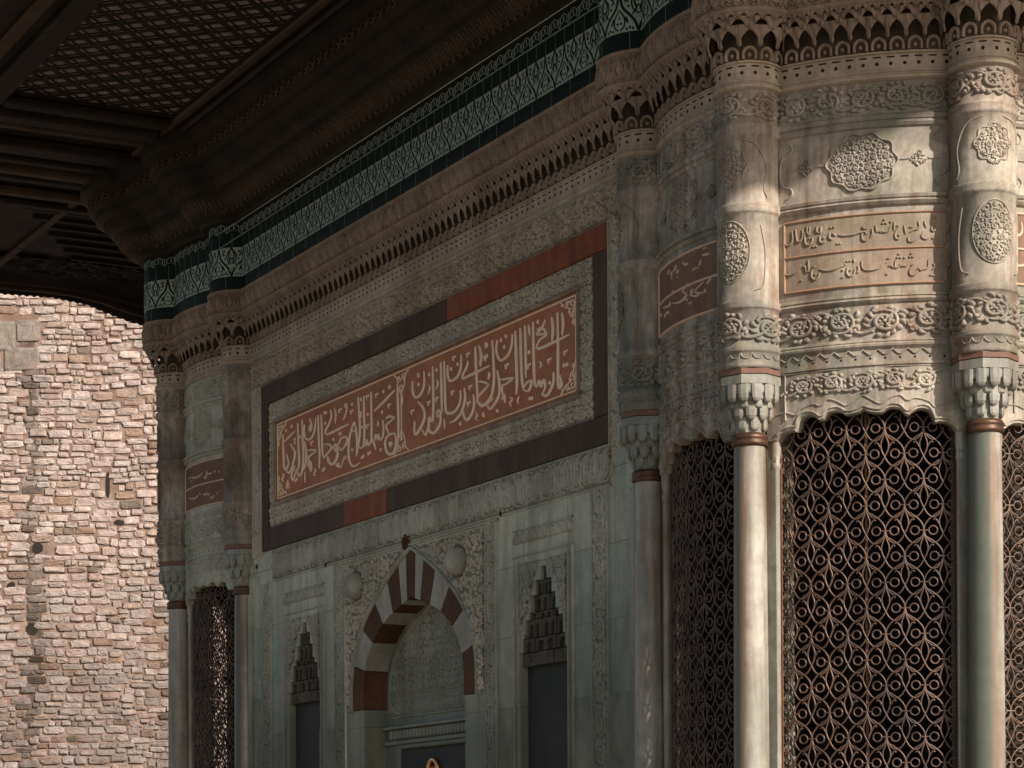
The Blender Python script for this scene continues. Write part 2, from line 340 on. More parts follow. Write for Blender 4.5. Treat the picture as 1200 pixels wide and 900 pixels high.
def rinceau(rel, u0, u1, v0, v1, w, h, seed=1, leaves=9, asp=1.38):
    hb = v1 - v0; n = max(1, round((u1 - u0) / (hb * asp))); p = (u1 - u0) / n; rnd = random.Random(seed); vm = (v0 + v1) / 2
    xs = np.linspace(0, n, n * 12 + 1)
    rel.stroke(np.stack([u0 + xs * p, vm - hb * .40 * np.cos(xs * np.pi)], 1), w * 1.1, h * .9, (1, 1), raw=True)
    for k in range(n):
        u = u0 + (k + .5) * p; d = 1 if k % 2 else -1; r = hb * .40; e = min(1.3, p * .46 / r); c = Rel()
        c.spiral(0, 0, r, -d * (.5 * np.pi + .6), 1.55, w * 1.25, h, d, .28, 34)
        c.disc(0, 0, r * .2, h * 1.2, 9)
        for j in range(6): c.leaf(r * .18 * math.cos(j * 1.047), r * .18 * math.sin(j * 1.047), j * 1.047, r * .30, w * 1.1, h)
        for j in range(leaves):
            b = -d * .5 * np.pi + d * (j + rnd.uniform(.1, .6)) * 6.0 / leaves; q = r * rnd.uniform(.9, 1.02)
            c.leaf(q * math.cos(b), q * math.sin(b), b + d * rnd.uniform(.8, 1.5), hb * rnd.uniform(.16, .28), w * rnd.uniform(1.1, 1.7), h * rnd.uniform(.8, 1.15), -.22 * d)
            if j % 2: c.leaf(q * .72 * math.cos(b), q * .72 * math.sin(b), b + d * 2.2, hb * rnd.uniform(.12, .18), w * 1.2, h, .2 * d)
        rel.put(c, u, vm + d * .02 * hb, e, 1)
        for q in (-1, 1):
            for j in range(3): rel.leaf(u0 + k * p + q * (.05 + .07 * j) * p, vm - d * q * (.14 + .10 * j) * hb, math.pi / 2 * (1 if d > 0 else -1) + q * (.4 + .5 * j), hb * .2, w * 1.4, h, .15 * q)
    lo, hi = v0, v1
    rel.V = [np.concatenate([a[:, :1], np.clip(a[:, 1:2], -99, 99), a[:, 2:]], 1) for a in rel.V]
def palmettes(rel, u0, u1, v0, v1, pitch, w, h):
    n = max(1, round((u1 - u0) / pitch)); p = (u1 - u0) / n; H = v1 - v0; c = Rel()
    c.leaf(0, .12 * H, math.pi / 2, .82 * H, w * 1.9, h)
    for d in (-1, 1):
        c.stroke([(d * .05 * p, .1 * H), (d * .30 * p, .3 * H), (d * .33 * p, .62 * H), (d * .12 * p, .9 * H)], w, h, (.5, .2), 4)
        c.leaf(d * .16 * p, .35 * H, math.pi / 2 + d * .3, .35 * H, w * 1.2, h * .9)
        c.leaf(d * .48 * p, .05 * H, math.pi / 2 - d * .25, .5 * H, w * 1.2, h * .9)
        c.leaf(d * .46 * p, .55 * H, math.pi / 2 + d * .8, .3 * H, w, h * .8)
    for k in range(n): rel.put(c, u0 + (k + .5) * p, v0)

# ------------------------------------------------------------------ plan of the building
P1 = np.array([0., 0.]); CT = np.array([.601, 1.002]); CF = np.array([-5.701, 1.002])
RC, RCOL, RP = 1.168, .134, 1.12
TH = [R(-30.97), R(19.67), R(70.31), R(120.95)]
XM = -2.55; XR = 1.6026
def alpha(off):
    rc, rq = RCOL + off, RP + off
    return math.acos((RC * RC + rq * rq - rc * rc) / (2 * RC * rq))
def half_path(off):
    """From the middle of the front wall round the near corner to the right wall."""
    rc, rq = RCOL + off, RP + off; al = alpha(off); be = math.atan2(rq * math.sin(al), rq * math.cos(al) - RC)
    out = [(XM + (-math.sqrt(rc * rc - off * off) - XM) * k / 12, -off) for k in range(13)]
    for k, th in enumerate(TH):
        c = CT + RC * np.array([math.sin(th), -math.cos(th)])
        b0 = th - be if k else -math.acos(off / rc); b1 = th + be if k < 3 else R(90) + math.acos(off / rc)
        for q in range(15):
            if q == 0 and k == 0: continue
            a = b0 + (b1 - b0) * q / 14; out.append((c[0] + rc * math.sin(a), c[1] - rc * math.cos(a)))
        if k < 3:
            for q in range(1, 18):
                a = th + al + (TH[k + 1] - th - 2 * al) * q / 18; out.append((CT[0] + rq * math.sin(a), CT[1] - rq * math.cos(a)))
    out += [(XR + off, 1.603 + math.sqrt(rc * rc - off * off) + (7 - 1.603) * k / 3) for k in range(1, 4)]
    return np.array(out)
def path(off):
    n = half_path(off); f = n[::-1].copy(); f[:, 0] = 2 * XM - f[:, 0]
    return np.vstack([f[:-1], n])
def path_map(off):
    P = path(off); d = np.diff(P, axis=0); L = np.hypot(d[:, 0], d[:, 1]); s = np.concatenate([[0], np.cumsum(L)]); s -= s[len(P) // 2]
    T = np.gradient(P, axis=0); T /= np.hypot(T[:, 0], T[:, 1])[:, None]; N = np.stack([T[:, 1], -T[:, 0]], 1)
    def f(U, V, H):
        x = np.interp(U, s, P[:, 0]) + H * np.interp(U, s, N[:, 0]); y = np.interp(U, s, P[:, 1]) + H * np.interp(U, s, N[:, 1])
        return np.stack([x, y, V], 1)
    return f, s, P
S_VIS = 7.6       # arc length each side of the middle that carries ornament
def path_loft(name, prof, m, parent, smooth=False, label=None):
    b = MB(); b.grid([[(x, y, z) for x, y in path(o)] for o, z in prof]); return b.obj(name, m, parent, smooth, label)
def wall_map(y0):
    return lambda U, V, H: np.stack([U, y0 - H, V], 1)
def cyl_map(c, r):
    return lambda TH_, V, H: np.stack([c[0] + (r + H) * np.sin(TH_ / r), c[1] - (r + H) * np.cos(TH_ / r), V], 1)

TXT_MAIN=[[23,-162,2750,-158,2661,-152,2520,-162,2419],[13,-114,2696,-103,2659,-107,2621],[22,-318,2582,-280,2589,-197,2571],[18,-201,2570,-272,2555,-317,2544,-301,2513,-273,2489,-207,2483],[24,-207,2483,-298,2480,-332,2450,-323,2406,-283,2373,-225,2371,-193,2400,-188,2448,-207,2483],[22,-282,2437,-266,2427],[22,-257,2436,-241,2426],[22,-271,2423,-254,2413],[22,-481,2654,-345,2687,-195,2728],[11,-466,2750,-456,2743,-446,2749,-436,2741,-422,2752],[10,-466,2750,-456,2737,-453,2725],[11,-294,2659,-284,2652,-274,2658,-264,2650,-250,2661],[10,-294,2659,-284,2646,-281,2634],[11,-989,2751,-978,2743,-967,2750,-957,2741,-942,2753],[10,-989,2751,-978,2737,-975,2725],[11,-819,2714,-808,2706,-797,2713,-787,2705,-772,2716],[10,-819,2714,-808,2700,-805,2688],[11,-595,2762,-584,2755,-574,2761,-564,2753,-550,2764],[10,-595,2762,-585,2749,-581,2737],[11,-592,2592,-582,2584,-571,2591,-561,2583,-547,2594],[10,-592,2592,-582,2578,-579,2566],[11,-688,2593,-677,2586,-667,2593,-657,2584,-642,2596],[10,-688,2593,-678,2580,-674,2568],[22,-361,2749,-344,2739],[22,-802,2753,-784,2742],[22,-673,2759,-656,2749],[22,-579,2656,-562,2646],[22,-674,2680,-657,2669],[22,-675,2665,-657,2655],[12,-286,2758,-269,2766,-254,2753,-269,2746,-286,2758],[22,-704,2776,-692,2683,-681,2572,-705,2496,-733,2431],[22,-626,2766,-622,2656,-617,2561,-630,2484,-657,2470],[22,-522,2772,-519,2653,-517,2545,-518,2509,-481,2460,-459,2424],[18,-518,2509,-532,2479,-561,2465],[19,-364,2580,-353,2532,-365,2484,-402,2476,-425,2510,-433,2481,-463,2516,-472,2480],[17,-561,2465,-586,2505,-596,2474,-636,2474,-665,2467,-700,2487],[12,-434,2588,-425,2569,-445,2560],[22,-405,2420,-388,2410],[22,-380,2634,-363,2624],[22,-551,2428,-534,2419],[22,-574,2425,-557,2415],[22,-642,2422,-624,2412],[22,-666,2417,-649,2407],[22,-803,2482,-785,2472],[23,-759,2643,-804,2599,-835,2546,-847,2481,-834,2421,-778,2378,-675,2387],[20,-756,2639,-734,2580,-723,2498,-734,2434],[19,-831,2582,-778,2589,-722,2570],[13,-900,2759,-879,2769,-864,2752,-886,2744,-900,2759],[13,-864,2752,-880,2707,-923,2677],[13,-1049,2772,-1028,2733,-1038,2675],[26,-1168,2629,-1103,2630,-975,2635,-830,2640],[20,-994,2542,-954,2571,-889,2571,-864,2550,-890,2521,-958,2503,-994,2531],[21,-1068,2531,-1038,2550,-1013,2533,-1027,2514,-1064,2529],[23,-1013,2533,-1010,2485,-1051,2446,-1106,2440,-1152,2469,-1160,2501],[22,-1076,2590,-1058,2579],[22,-988,2607,-970,2597],[22,-970,2608,-952,2598],[22,-1023,2424,-1005,2414],[22,-996,2414,-978,2404],[10,-960,2396,-905,2454,-878,2446,-914,2433],[20,-1109,2771,-1097,2724,-1139,2683,-1185,2657,-1186,2634],[22,-1198,2708,-1179,2697],[22,-1208,2773,-1189,2762],[22,-1184,2769,-1165,2758],[22,-1507,2748,-1517,2700,-1479,2653,-1403,2647,-1351,2688,-1330,2764],[17,-1429,2773,-1396,2726,-1415,2691,-1434,2711,-1401,2742],[22,-1296,2769,-1289,2629,-1277,2529,-1286,2439],[22,-1249,2765,-1241,2658,-1234,2544,-1216,2493],[20,-1205,2577,-1140,2566,-1095,2537,-1160,2514,-1216,2493],[20,-1058,2537,-1036,2550,-1009,2520,-1040,2512,-1058,2537],[22,-1009,2520,-1008,2472,-1063,2436,-1124,2454,-1147,2490],[22,-1213,2434,-1195,2423],[22,-1239,2429,-1221,2418],[22,-1005,2430,-987,2420],[22,-1032,2427,-1014,2417],[11,-1420,2625,-1409,2618,-1397,2625,-1386,2616,-1371,2628],[10,-1420,2625,-1409,2612,-1405,2599],[20,-1456,2579,-1394,2573,-1315,2556],[18,-1328,2555,-1410,2542,-1449,2525,-1416,2440],[18,-1416,2440,-1405,2480,-1437,2512,-1461,2481],[22,-1509,2641,-1483,2568,-1499,2495,-1590,2443],[20,-1614,2774,-1606,2641,-1596,2540,-1616,2489,-1668,2489],[22,-1545,2785,-1537,2669,-1526,2552,-1550,2464,-1599,2444,-1638,2485],[24,-1734,2662,-1671,2613,-1666,2574,-1727,2498,-1777,2490,-1822,2528],[20,-1667,2520,-1717,2466,-1698,2432,-1638,2485],[24,-1853,2743,-1849,2626,-1834,2530,-1794,2520,-1766,2551,-1801,2610],[19,-1834,2693,-1654,2734],[22,-1722,2776,-1703,2765],[22,-1812,2764,-1793,2753],[22,-1649,2432,-1629,2422],[22,-1675,2426,-1655,2416],[22,-1674,2687,-1655,2676],[22,-1675,2664,-1655,2653],[22,-1586,2688,-1566,2677],[13,-1871,2496,-1843,2484,-1872,2457,-1840,2441],[14,-1368,2455,-1335,2439,-1368,2414,-1326,2408],[11,-1508,2454,-1501,2384],[11,-1778,2444,-1779,2382],[10,-1804,2428,-1778,2405,-1752,2420],[10,-1812,2394,-1778,2420,-1745,2384],[23,35,2734,35,2682,68,2638,137,2641,183,2685,181,2763],[22,104,2707,120,2696],[10,96,2756,111,2765,123,2749,106,2742,96,2756],[25,102,2606,166,2562,187,2514,160,2474,91,2432,57,2439,58,2506],[23,290,2768,296,2649,296,2524,280,2468,244,2493,235,2446,196,2405,156,2441],[21,336,2499,360,2515,388,2490,357,2479,336,2499],[23,388,2490,379,2437,313,2400,255,2412,237,2446],[23,394,2771,400,2631,403,2495],[24,435,2770,441,2638,450,2505,490,2475,571,2477,627,2518,628,2575],[23,478,2740,477,2689,509,2649,589,2654,635,2696,639,2767],[22,510,2717,526,2707],[22,590,2728,606,2718],[22,239,2737,256,2727],[22,331,2746,347,2735],[23,676,2577,683,2522,642,2458,570,2427,498,2421],[23,780,2526,792,2475,760,2423,708,2403,669,2428,658,2476],[27,653,2632,778,2637,978,2645],[19,725,2718,701,2683,661,2655,653,2632],[23,807,2777,814,2676,824,2568,830,2468],[15,865,2762,880,2706,868,2659],[20,847,2584,908,2568,969,2543],[19,961,2545,888,2521,831,2500],[24,830,2478,884,2446,960,2456,1013,2471],[11,922,2763,937,2771,949,2756,934,2748,922,2763],[11,915,2700,924,2692,933,2699,942,2691,954,2702],[10,915,2700,924,2687,927,2675],[11,708,2495,717,2488,726,2494,736,2486,748,2498],[10,708,2495,717,2482,720,2470],[11,728,2581,737,2573,746,2580,756,2572,768,2583],[10,728,2581,737,2568,740,2556],[11,518,2590,528,2582,537,2589,547,2581,560,2592],[10,518,2590,527,2576,530,2564],[11,9,2572,19,2565,30,2572,40,2563,54,2575],[10,9,2572,19,2559,22,2546],[11,222,2584,232,2576,242,2583,252,2575,265,2586],[10,222,2584,232,2570,235,2558],[11,322,2588,332,2581,342,2588,352,2579,365,2591],[10,322,2588,332,2575,335,2562],[11,537,2774,546,2767,556,2774,565,2765,578,2776],[10,537,2774,546,2761,549,2749],[11,703,2760,713,2753,722,2759,731,2751,744,2762],[10,703,2760,713,2747,716,2735],[22,618,2401,633,2391],[22,886,2406,901,2397],[13,806,2429,829,2404,806,2394,837,2375],[13,433,2453,437,2394],[12,247,2673,256,2653,233,2624],[12,346,2684,359,2660,329,2636],[13,-113,2693,-99,2661,-107,2620],[13,959,2614,965,2592,953,2573],[23,1003,2772,1016,2650,1018,2554,986,2480,898,2451,832,2479],[22,1058,2762,1049,2708,1091,2650,1175,2659,1220,2706,1227,2760],[24,1260,2769,1267,2626,1274,2507,1266,2438],[20,1098,2547,1165,2539,1249,2531],[18,1241,2529,1165,2515,1109,2505,1142,2416],[18,1142,2416,1136,2461,1105,2442],[23,1056,2603,1081,2526,1071,2464,981,2415,942,2439],[22,1313,2773,1321,2615,1331,2496,1348,2445],[20,1348,2445,1404,2435,1432,2478,1385,2480,1336,2456],[22,1364,2775,1371,2629,1372,2504],[22,1452,2776,1455,2629,1463,2472,1485,2437],[19,1485,2437,1514,2467,1529,2431,1562,2462,1574,2421,1540,2389],[23,1540,2389,1595,2377,1656,2422,1663,2481],[14,1405,2770,1416,2714],[19,1585,2761,1540,2724,1491,2706,1596,2685,1520,2670,1483,2639],[27,1483,2637,1527,2628,1646,2630,1832,2638],[20,1492,2728,1549,2726,1599,2686],[21,1648,2759,1659,2696,1649,2637],[23,1706,2770,1710,2617,1708,2458,1716,2395,1744,2405,1729,2454],[21,1752,2760,1764,2705,1752,2647],[22,1494,2772,1510,2761],[22,1092,2759,1109,2747],[22,1147,2768,1163,2757],[22,1129,2716,1146,2705],[22,1398,2636,1414,2625],[22,1403,2398,1419,2387],[22,1428,2396,1444,2385],[22,1761,2501,1776,2490],[22,1792,2499,1807,2488],[22,1045,2397,1062,2386],[22,889,2400,906,2389],[11,904,2708,914,2700,925,2708,935,2698,949,2711],[10,904,2708,914,2694,917,2680],[11,1143,2616,1153,2608,1163,2616,1173,2607,1187,2619],[10,1143,2616,1153,2602,1156,2589],[11,1383,2571,1393,2563,1402,2570,1412,2562,1425,2574],[10,1383,2571,1392,2557,1396,2544],[11,1599,2557,1609,2549,1618,2556,1628,2548,1640,2560],[10,1599,2557,1609,2543,1612,2530],[11,1766,2565,1776,2557,1785,2564,1794,2556,1806,2568],[10,1766,2565,1776,2551,1778,2538],[12,1518,2562,1537,2543,1521,2527],[13,1198,2438,1223,2422,1197,2406,1214,2385],[11,1297,2424,1280,2400,1297,2385],[12,850,2775,871,2718,859,2664],[10,920,2761,931,2771,944,2754,930,2747,920,2761],[12,962,2612,973,2594,953,2582],[15,1612,2430,1625,2439,1631,2422]]
TXT_B=[[13,2734,2674,2745,2654,2814,2646,2907,2653,2942,2672,2924,2705],[13,3011,2711,3022,2682,3055,2657,3122,2657,3179,2674,3173,2706],[13,3291,2719,3279,2695,3323,2678,3346,2714],[13,3224,2693,3233,2648,3299,2634,3388,2644,3410,2668],[13,3521,2713,3498,2690,3563,2680],[13,3607,2707,3589,2679],[13,3573,2668,3572,2644,3648,2636,3712,2648],[13,3798,2675,3787,2655,3861,2645],[13,3851,2673,3935,2660],[13,3988,2663,4071,2658,4176,2657,4320,2658,4485,2664,4608,2665],[13,2706,2565,2717,2529,2821,2519,2959,2522,3073,2535,3145,2547],[13,3107,2546,3230,2545,3247,2516],[13,3308,2573,3307,2545,3322,2520],[13,3247,2518,3340,2528],[13,3406,2541,3493,2537],[13,3493,2537,3395,2527,3378,2499,3448,2484,3535,2495,3562,2513],[13,3558,2527,3708,2517,3899,2519,4046,2529,4119,2531],[13,4192,2522,4170,2498,4232,2483,4319,2490,4361,2515],[13,4321,2556,4337,2540],[13,4409,2526,4423,2506,4367,2494],[13,3320,2664,3347,2660],[13,3646,2659,3672,2655],[13,3808,2699,3833,2695],[13,3882,2700,3907,2697],[13,3411,2628,3437,2624],[13,3477,2627,3503,2623],[13,3953,2629,3978,2625],[13,4010,2628,4035,2625],[13,3446,2509,3472,2505],[13,4122,2537,4147,2533],[13,4170,2549,4195,2546],[13,4232,2551,4257,2547],[13,4065,2514,4090,2510],[13,4064,2484,4089,2480],[13,3125,2491,3152,2487],[13,4237,2511,4262,2507],[13,4578,2694,4516,2683,4608,2677],[13,4506,2665,4501,2637,4576,2627,4652,2643],[13,4710,2678,4724,2654,4668,2638],[13,4796,2691,4811,2660],[13,4841,2660,4882,2664,4902,2659,4937,2665,4963,2658,5074,2663,5119,2685],[13,5192,2700,5183,2662],[13,5226,2681,5296,2685],[13,5296,2681,5215,2652,5214,2632,5274,2626,5319,2643],[13,5397,2682,5430,2645],[13,5476,2633,5496,2614,5596,2616,5697,2628],[13,5507,2673,5598,2676],[13,5517,2652,5598,2662,5699,2667,5730,2692],[13,5799,2651,5768,2632,5859,2622,5930,2629],[13,5700,2700,5719,2675],[13,5821,2699,5864,2669],[13,6002,2686,5977,2659,6046,2658,6053,2684],[13,4492,2545,4501,2517,4582,2503,4745,2503,4867,2509,4969,2527,5033,2530],[13,4429,2522,4414,2494],[13,5030,2546,5101,2549],[13,5059,2512,5110,2517,5170,2504],[13,5215,2540,5200,2507,5291,2511,5321,2521,5351,2511,5382,2521,5412,2510,5476,2517],[13,5533,2513,5617,2522],[13,5617,2522,5516,2494,5521,2475,5596,2472,5693,2489],[13,5653,2493,5704,2504,5733,2492,5794,2496,5895,2503,5907,2537],[13,5997,2519,6041,2507,5976,2491],[13,4575,2661,4599,2658],[13,4932,2698,4956,2695],[13,5003,2697,5027,2694],[13,4963,2713,4987,2709],[13,5104,2702,5128,2699],[13,5273,2645,5297,2641],[13,6011,2713,6036,2709],[13,6052,2713,6076,2709],[13,5988,2627,6013,2624],[13,5016,2483,5040,2480],[13,5240,2551,5264,2547],[13,5304,2550,5328,2547],[13,5271,2565,5295,2562],[13,5391,2548,5415,2545],[13,5502,2551,5526,2548],[13,5562,2551,5586,2547],[13,5532,2565,5556,2561],[13,5943,2472,5967,2469],[13,5998,2471,6022,2468]]
TXT_A=[[13,-534,2707,-402,2689,-245,2691],[13,-771,2685,-856,2668],[13,-1024,2688,-911,2699,-888,2712],[13,-1441,2694,-1284,2709],[13,89,2655,-78,2649],[13,277,2681,198,2657],[13,326,2698,475,2696,596,2696],[13,-2014,2524,-2085,2546],[13,-1734,2512,-1489,2523,-1330,2513],[13,-1836,2559,-1345,2547,-1290,2562],[13,-1107,2547,-728,2534,-460,2541,-352,2555,-531,2577,-245,2600],[13,-400,2537,-285,2521],[13,-210,2546,30,2529,191,2535,31,2552,376,2580],[13,-153,2568,-117,2546,-62,2568],[13,192,2540,288,2530],[13,317,2534,382,2527],[13,435,2546,410,2528],[13,490,2566,656,2586],[13,-1202,2674,-1118,2693],[13,356,2728,412,2721],[13,440,2728,494,2722],[13,-1211,2667,-1113,2658],[13,-829,2655,-747,2647],[13,-46,2654,16,2647],[13,109,2655,168,2648],[13,-1134,2603,-1040,2594],[13,-246,2510,-179,2503],[13,-173,2511,-108,2504],[13,-1422,2519,-1313,2510]]
TXT_F=[[13,-459,2670,-4,2652,412,2650,731,2669],[13,790,2636,883,2623,974,2640,998,2670],[13,1041,2650,1211,2647,1302,2654],[13,1413,2651,1537,2659],[13,1671,2649,1794,2642],[13,-656,2532,-225,2514,172,2512,358,2526],[13,457,2535,519,2521],[13,768,2510,862,2523],[13,945,2524,988,2505],[13,1077,2519,1118,2501],[13,1235,2491,1324,2479,1452,2499],[13,1634,2512,1596,2499],[13,-667,2664,-442,2666],[13,-1734,2563,-1086,2567],[13,-1156,2651,-991,2642],[13,-294,2636,-206,2630],[13,1759,2521,1802,2516],[13,-1186,2512,-1016,2504],[13,-256,2642,-169,2636]]
# ================================================================== setting
gb = MB(); gb.add([(-1500, -1500, 0), (1500, -1500, 0), (1500, 1500, 0), (-1500, 1500, 0)], [(0, 1, 2, 3)])
ground = gb.obj('ground', M['paving'], lift=False); ground['kind'] = 'structure'

# ---- old rubble wall behind
wall_root = bpy.data.objects.new('stone_wall', None); COL.objects.link(wall_root)
WD = 38.0; wc = Vector((9.508, -5.819, 0)) + FW * WD; wall_root.location = wc
wall_root['label'] = 'tall sunlit rubble stone wall with dark vertical stain behind the fountain'; wall_root['category'] = 'wall'; wall_root['kind'] = 'thing'
def wp(u, z, d): return (RT.x * u - FW.x * d, RT.y * u - FW.y * d, z)
wb = MB()
zs = np.linspace(0, 14, 8); us = np.linspace(-24, 12, 19)
wb.grid([[wp(u, z, 0) for u in us] for z in zs])
wb.add([wp(u, z, d) for u, z, d in ((-24, 14, 0), (12, 14, 0), (12, 14, -1.2), (-24, 14, -1.2), (-24, 0, -1.2), (12, 0, -1.2))], [(0, 1, 2, 3), (3, 2, 5, 4)])
wb.obj('mortar', M['mortar'], wall_root, lift=False)
rnd = random.Random(11)
SV, SF, ST = [], [], []
def rub(u0, u1, z0, z1, tone, dep=None, jit=.036, pw=None):
    """One stone: irregular rounded outline, raised and slightly domed."""
    dep = dep if dep is not None else rnd.uniform(.012, .04); n = len(SV)
    cu, cz = (u0 + u1) / 2, (z0 + z1) / 2; hw, hh = (u1 - u0) / 2, (z1 - z0) / 2; k = 16
    j = [rnd.uniform(1 - jit * 5, 1 + jit * 1.5) for _ in range(k)]; pw = pw or rnd.uniform(.25, .5); tl = rnd.uniform(-.05, .05)
    tlt = rnd.uniform(-.25, .25), rnd.uniform(-.25, .25)
    ring = []
    for q in range(k):
        a = 2 * math.pi * (q + .5) / k; c, s_ = math.cos(a), math.sin(a)
        ring.append((math.copysign(abs(c) ** pw, c) * hw * j[q], math.copysign(abs(s_) ** pw, s_) * hh * j[q] + tl * c * hw))
    for f, d in ((1.0, -.01), (.97, dep * .7), (.86, dep), (.45, dep * 1.12)):
        for x, y in ring:
            dd = d + (dep * (tlt[0] * x / hw + tlt[1] * y / hh) + rnd.uniform(-.006, .006) if d > 0 else 0)
            SV.append(wp(cu + x * f, cz + y * f, dd))
    for r_ in range(3):
        for q in range(k): SF.append([n + r_ * k + q, n + r_ * k + (q + 1) % k, n + (r_ + 1) * k + (q + 1) % k, n + (r_ + 1) * k + q])
    SF.append([n + 3 * k + q for q in range(k)]); ST.extend([tone] * (4 * k))
def tone_at(u, z):
    t = rnd.random(); q = rnd.random()
    if t < .84: c = (.43 + .03 * q, .365 + .026 * q, .332 + .024 * q); v = rnd.uniform(.85, 1.06)
    elif t < .95: c = (.40, .315 - .01 * q, .27 - .015 * q); v = rnd.uniform(.8, 1.0)
    elif t < .985: c = (.32, .22 + .02 * q, .165 + .02 * q); v = rnd.uniform(.8, 1.0)
    else: c = (.17, .14, .115); v = rnd.uniform(.8, 1.2)
    k = v
    if z < 7.0: k *= 1 - .42 * min(1, (7.0 - z) / 3.0) * rnd.uniform(.5, 1.2)  # lower stones darker: shading towards the base put into their colour
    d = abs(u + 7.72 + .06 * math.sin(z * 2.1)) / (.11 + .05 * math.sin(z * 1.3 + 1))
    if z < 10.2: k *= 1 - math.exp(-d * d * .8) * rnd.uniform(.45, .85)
    return (c[0] * k, c[1] * k, c[2] * k, 1)
HOLES = [(-6.49, 7.75, .035, .32), (-7.62, 6.75, .09, .12), (-7.72, 5.45, .10, .12), (-8.05, 6.15, .07, .07), (-6.3, 7.15, .10, .055)]
z = .05
while z < 13.6:
    h = rnd.choice((.09, .10, .11, .12, .13, .14, .155)) * rnd.uniform(.92, 1.08); u = -15 + rnd.uniform(0, .3)
    while u < 7.5:
        w = h * rnd.choice((1.0, 1.5, 1.9, 2.3, 2.8, 3.2)) * rnd.uniform(.85, 1.15); w = min(w, .37)
        if 9.55 < z < 10.45 and -8.35 < u + w / 2 < -7.50: u += w; continue
        zz = z + .045 * math.sin(u * 1.9 + z * .6) + .022 * math.sin(u * 5.1 + .8 * z) + rnd.uniform(-.012, .012)
        if not any(abs(u + w / 2 - a) < c_ * .8 + w * .2 and abs(zz + h / 2 - b) < d_ * .8 + h * .2 for a, b, c_, d_ in HOLES):
            if rnd.random() < .09 and h > .15:
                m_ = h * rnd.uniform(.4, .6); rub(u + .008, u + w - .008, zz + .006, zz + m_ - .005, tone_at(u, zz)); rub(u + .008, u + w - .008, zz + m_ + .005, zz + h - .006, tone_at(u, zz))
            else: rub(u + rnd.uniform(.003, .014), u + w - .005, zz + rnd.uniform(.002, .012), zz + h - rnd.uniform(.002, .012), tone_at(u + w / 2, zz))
        u += w
    z += h
# larger ashlars high on the left
for (u0, u1, z0, z1) in [(-8.35, -7.95, 9.9, 10.4), (-7.95, -7.55, 10.05, 10.42), (-8.15, -7.55, 9.58, 9.98)]:
    g = rnd.uniform(.19, .24); rub(u0 + .01, u1 - .01, z0 + .01, z1 - .01, (g * 1.05, g * .93, g * .8, 1), .03, .004, .16)
sm = MB(); zz_ = np.linspace(2.0, 10.3, 40)
sm.grid([[wp(-7.72 - .06 * math.sin(z_ * 2.1) + d_ * (.07 + .03 * math.sin(z_ * 1.3 + 1) + .03 * math.sin(z_ * 7)), z_, .004) for d_ in (-1, -.3, .3, 1)] for z_ in zz_])
sm.obj('stained_mortar', M['soot'], wall_root, lift=False)
so = mesh_obj('rubble_facing', SV, SF, M['rubble'], wall_root, False, False)
ca = so.data.color_attributes.new('tone', 'FLOAT_COLOR', 'POINT'); ca.data.foreach_set('color', np.array(ST, dtype=np.float32).ravel())
for a, b, c_, d_ in HOLES:
    hb = MB(); hb.add([wp(a + c_ * math.cos(q * .7854 + .39), b + d_ * math.sin(q * .7854 + .39) * rnd.uniform(.6, 1.1), .012) for q in range(8)], [list(range(8))])
    hb.obj('wall_opening', M['hole'], wall_root, lift=False)

# ================================================================== the fountain building
FB = bpy.data.objects.new('fountain_building', None); COL.objects.link(FB)
FB['label'] = 'ornate marble fountain house with rounded grilled corners, carved front and wide wooden eave'; FB['category'] = 'fountain'
def tagl(o, s): o['label'] = s; return o

# ---- front wall: one slab with the arch and niche openings cut through
AX = -2.567
OUT_H = [(.80, .925), (.797, 1.08), (.762, 1.22), (.69, 1.345), (.565, 1.475), (.34, 1.625), (.10, 1.745), (0, 1.79)]
IN_H = [(.655, .925), (.65, 1.08), (.605, 1.21), (.50, 1.325), (.36, 1.415), (.17, 1.48), (.04, 1.515), (0, 1.53)]
def arch(H, n=4):
    r = catmull(H, n); l = r[::-1].copy(); l[:, 0] *= -1; a = np.vstack([r, l[1:]]); a[:, 0] += AX; return a
OUTA, INA = arch(OUT_H), arch(IN_H)
NICHE_R, NICHE_L = -1.028, -4.106
STEPS = [(.252, -.9), (.252, 1.10), (.225, 1.10), (.225, 1.17), (.20, 1.17), (.20, 1.265), (.155, 1.265), (.155, 1.30), (.125, 1.30), (.125, 1.385), (.085, 1.385), (.085, 1.46), (.035, 1.46), (.028, 1.525)]
def niche_poly(cx): return [(cx + x, z) for x, z in STEPS] + [(cx - x, z) for x, z in STEPS[::-1]]
def plate(name, outer, holes, y0, y1, m, parent):
    cu = bpy.data.curves.new(name, 'CURVE'); cu.dimensions = '2D'; cu.fill_mode = 'BOTH'; cu.extrude = (y1 - y0) / 2
    for pl in [outer] + holes:
        sp = cu.splines.new('POLY'); sp.points.add(len(pl) - 1); sp.use_cyclic_u = True
        for q, (x, z) in zip(sp.points, pl): q.co = (x, z, 0, 1)
    o = bpy.data.objects.new(name, cu); COL.objects.link(o); dg = bpy.context.evaluated_depsgraph_get(); me = bpy.data.meshes.new_from_object(o.evaluated_get(dg))
    V = np.zeros(len(me.vertices) * 3); me.vertices.foreach_get('co', V); V = V.reshape(-1, 3)
    F = [list(p.vertices) for p in me.polygons]; bpy.data.objects.remove(o); bpy.data.curves.remove(cu); bpy.data.meshes.remove(me)
    X = np.stack([V[:, 0], (y0 + y1) / 2 - V[:, 2], V[:, 1]], 1)
    return mesh_obj(name, X, F, m, parent)
arch_hole = [(AX + .655, -1.1), (AX + .655, .925)] + [tuple(q) for q in OUTA] + [(AX - .655, .925), (AX - .655, -1.1)]
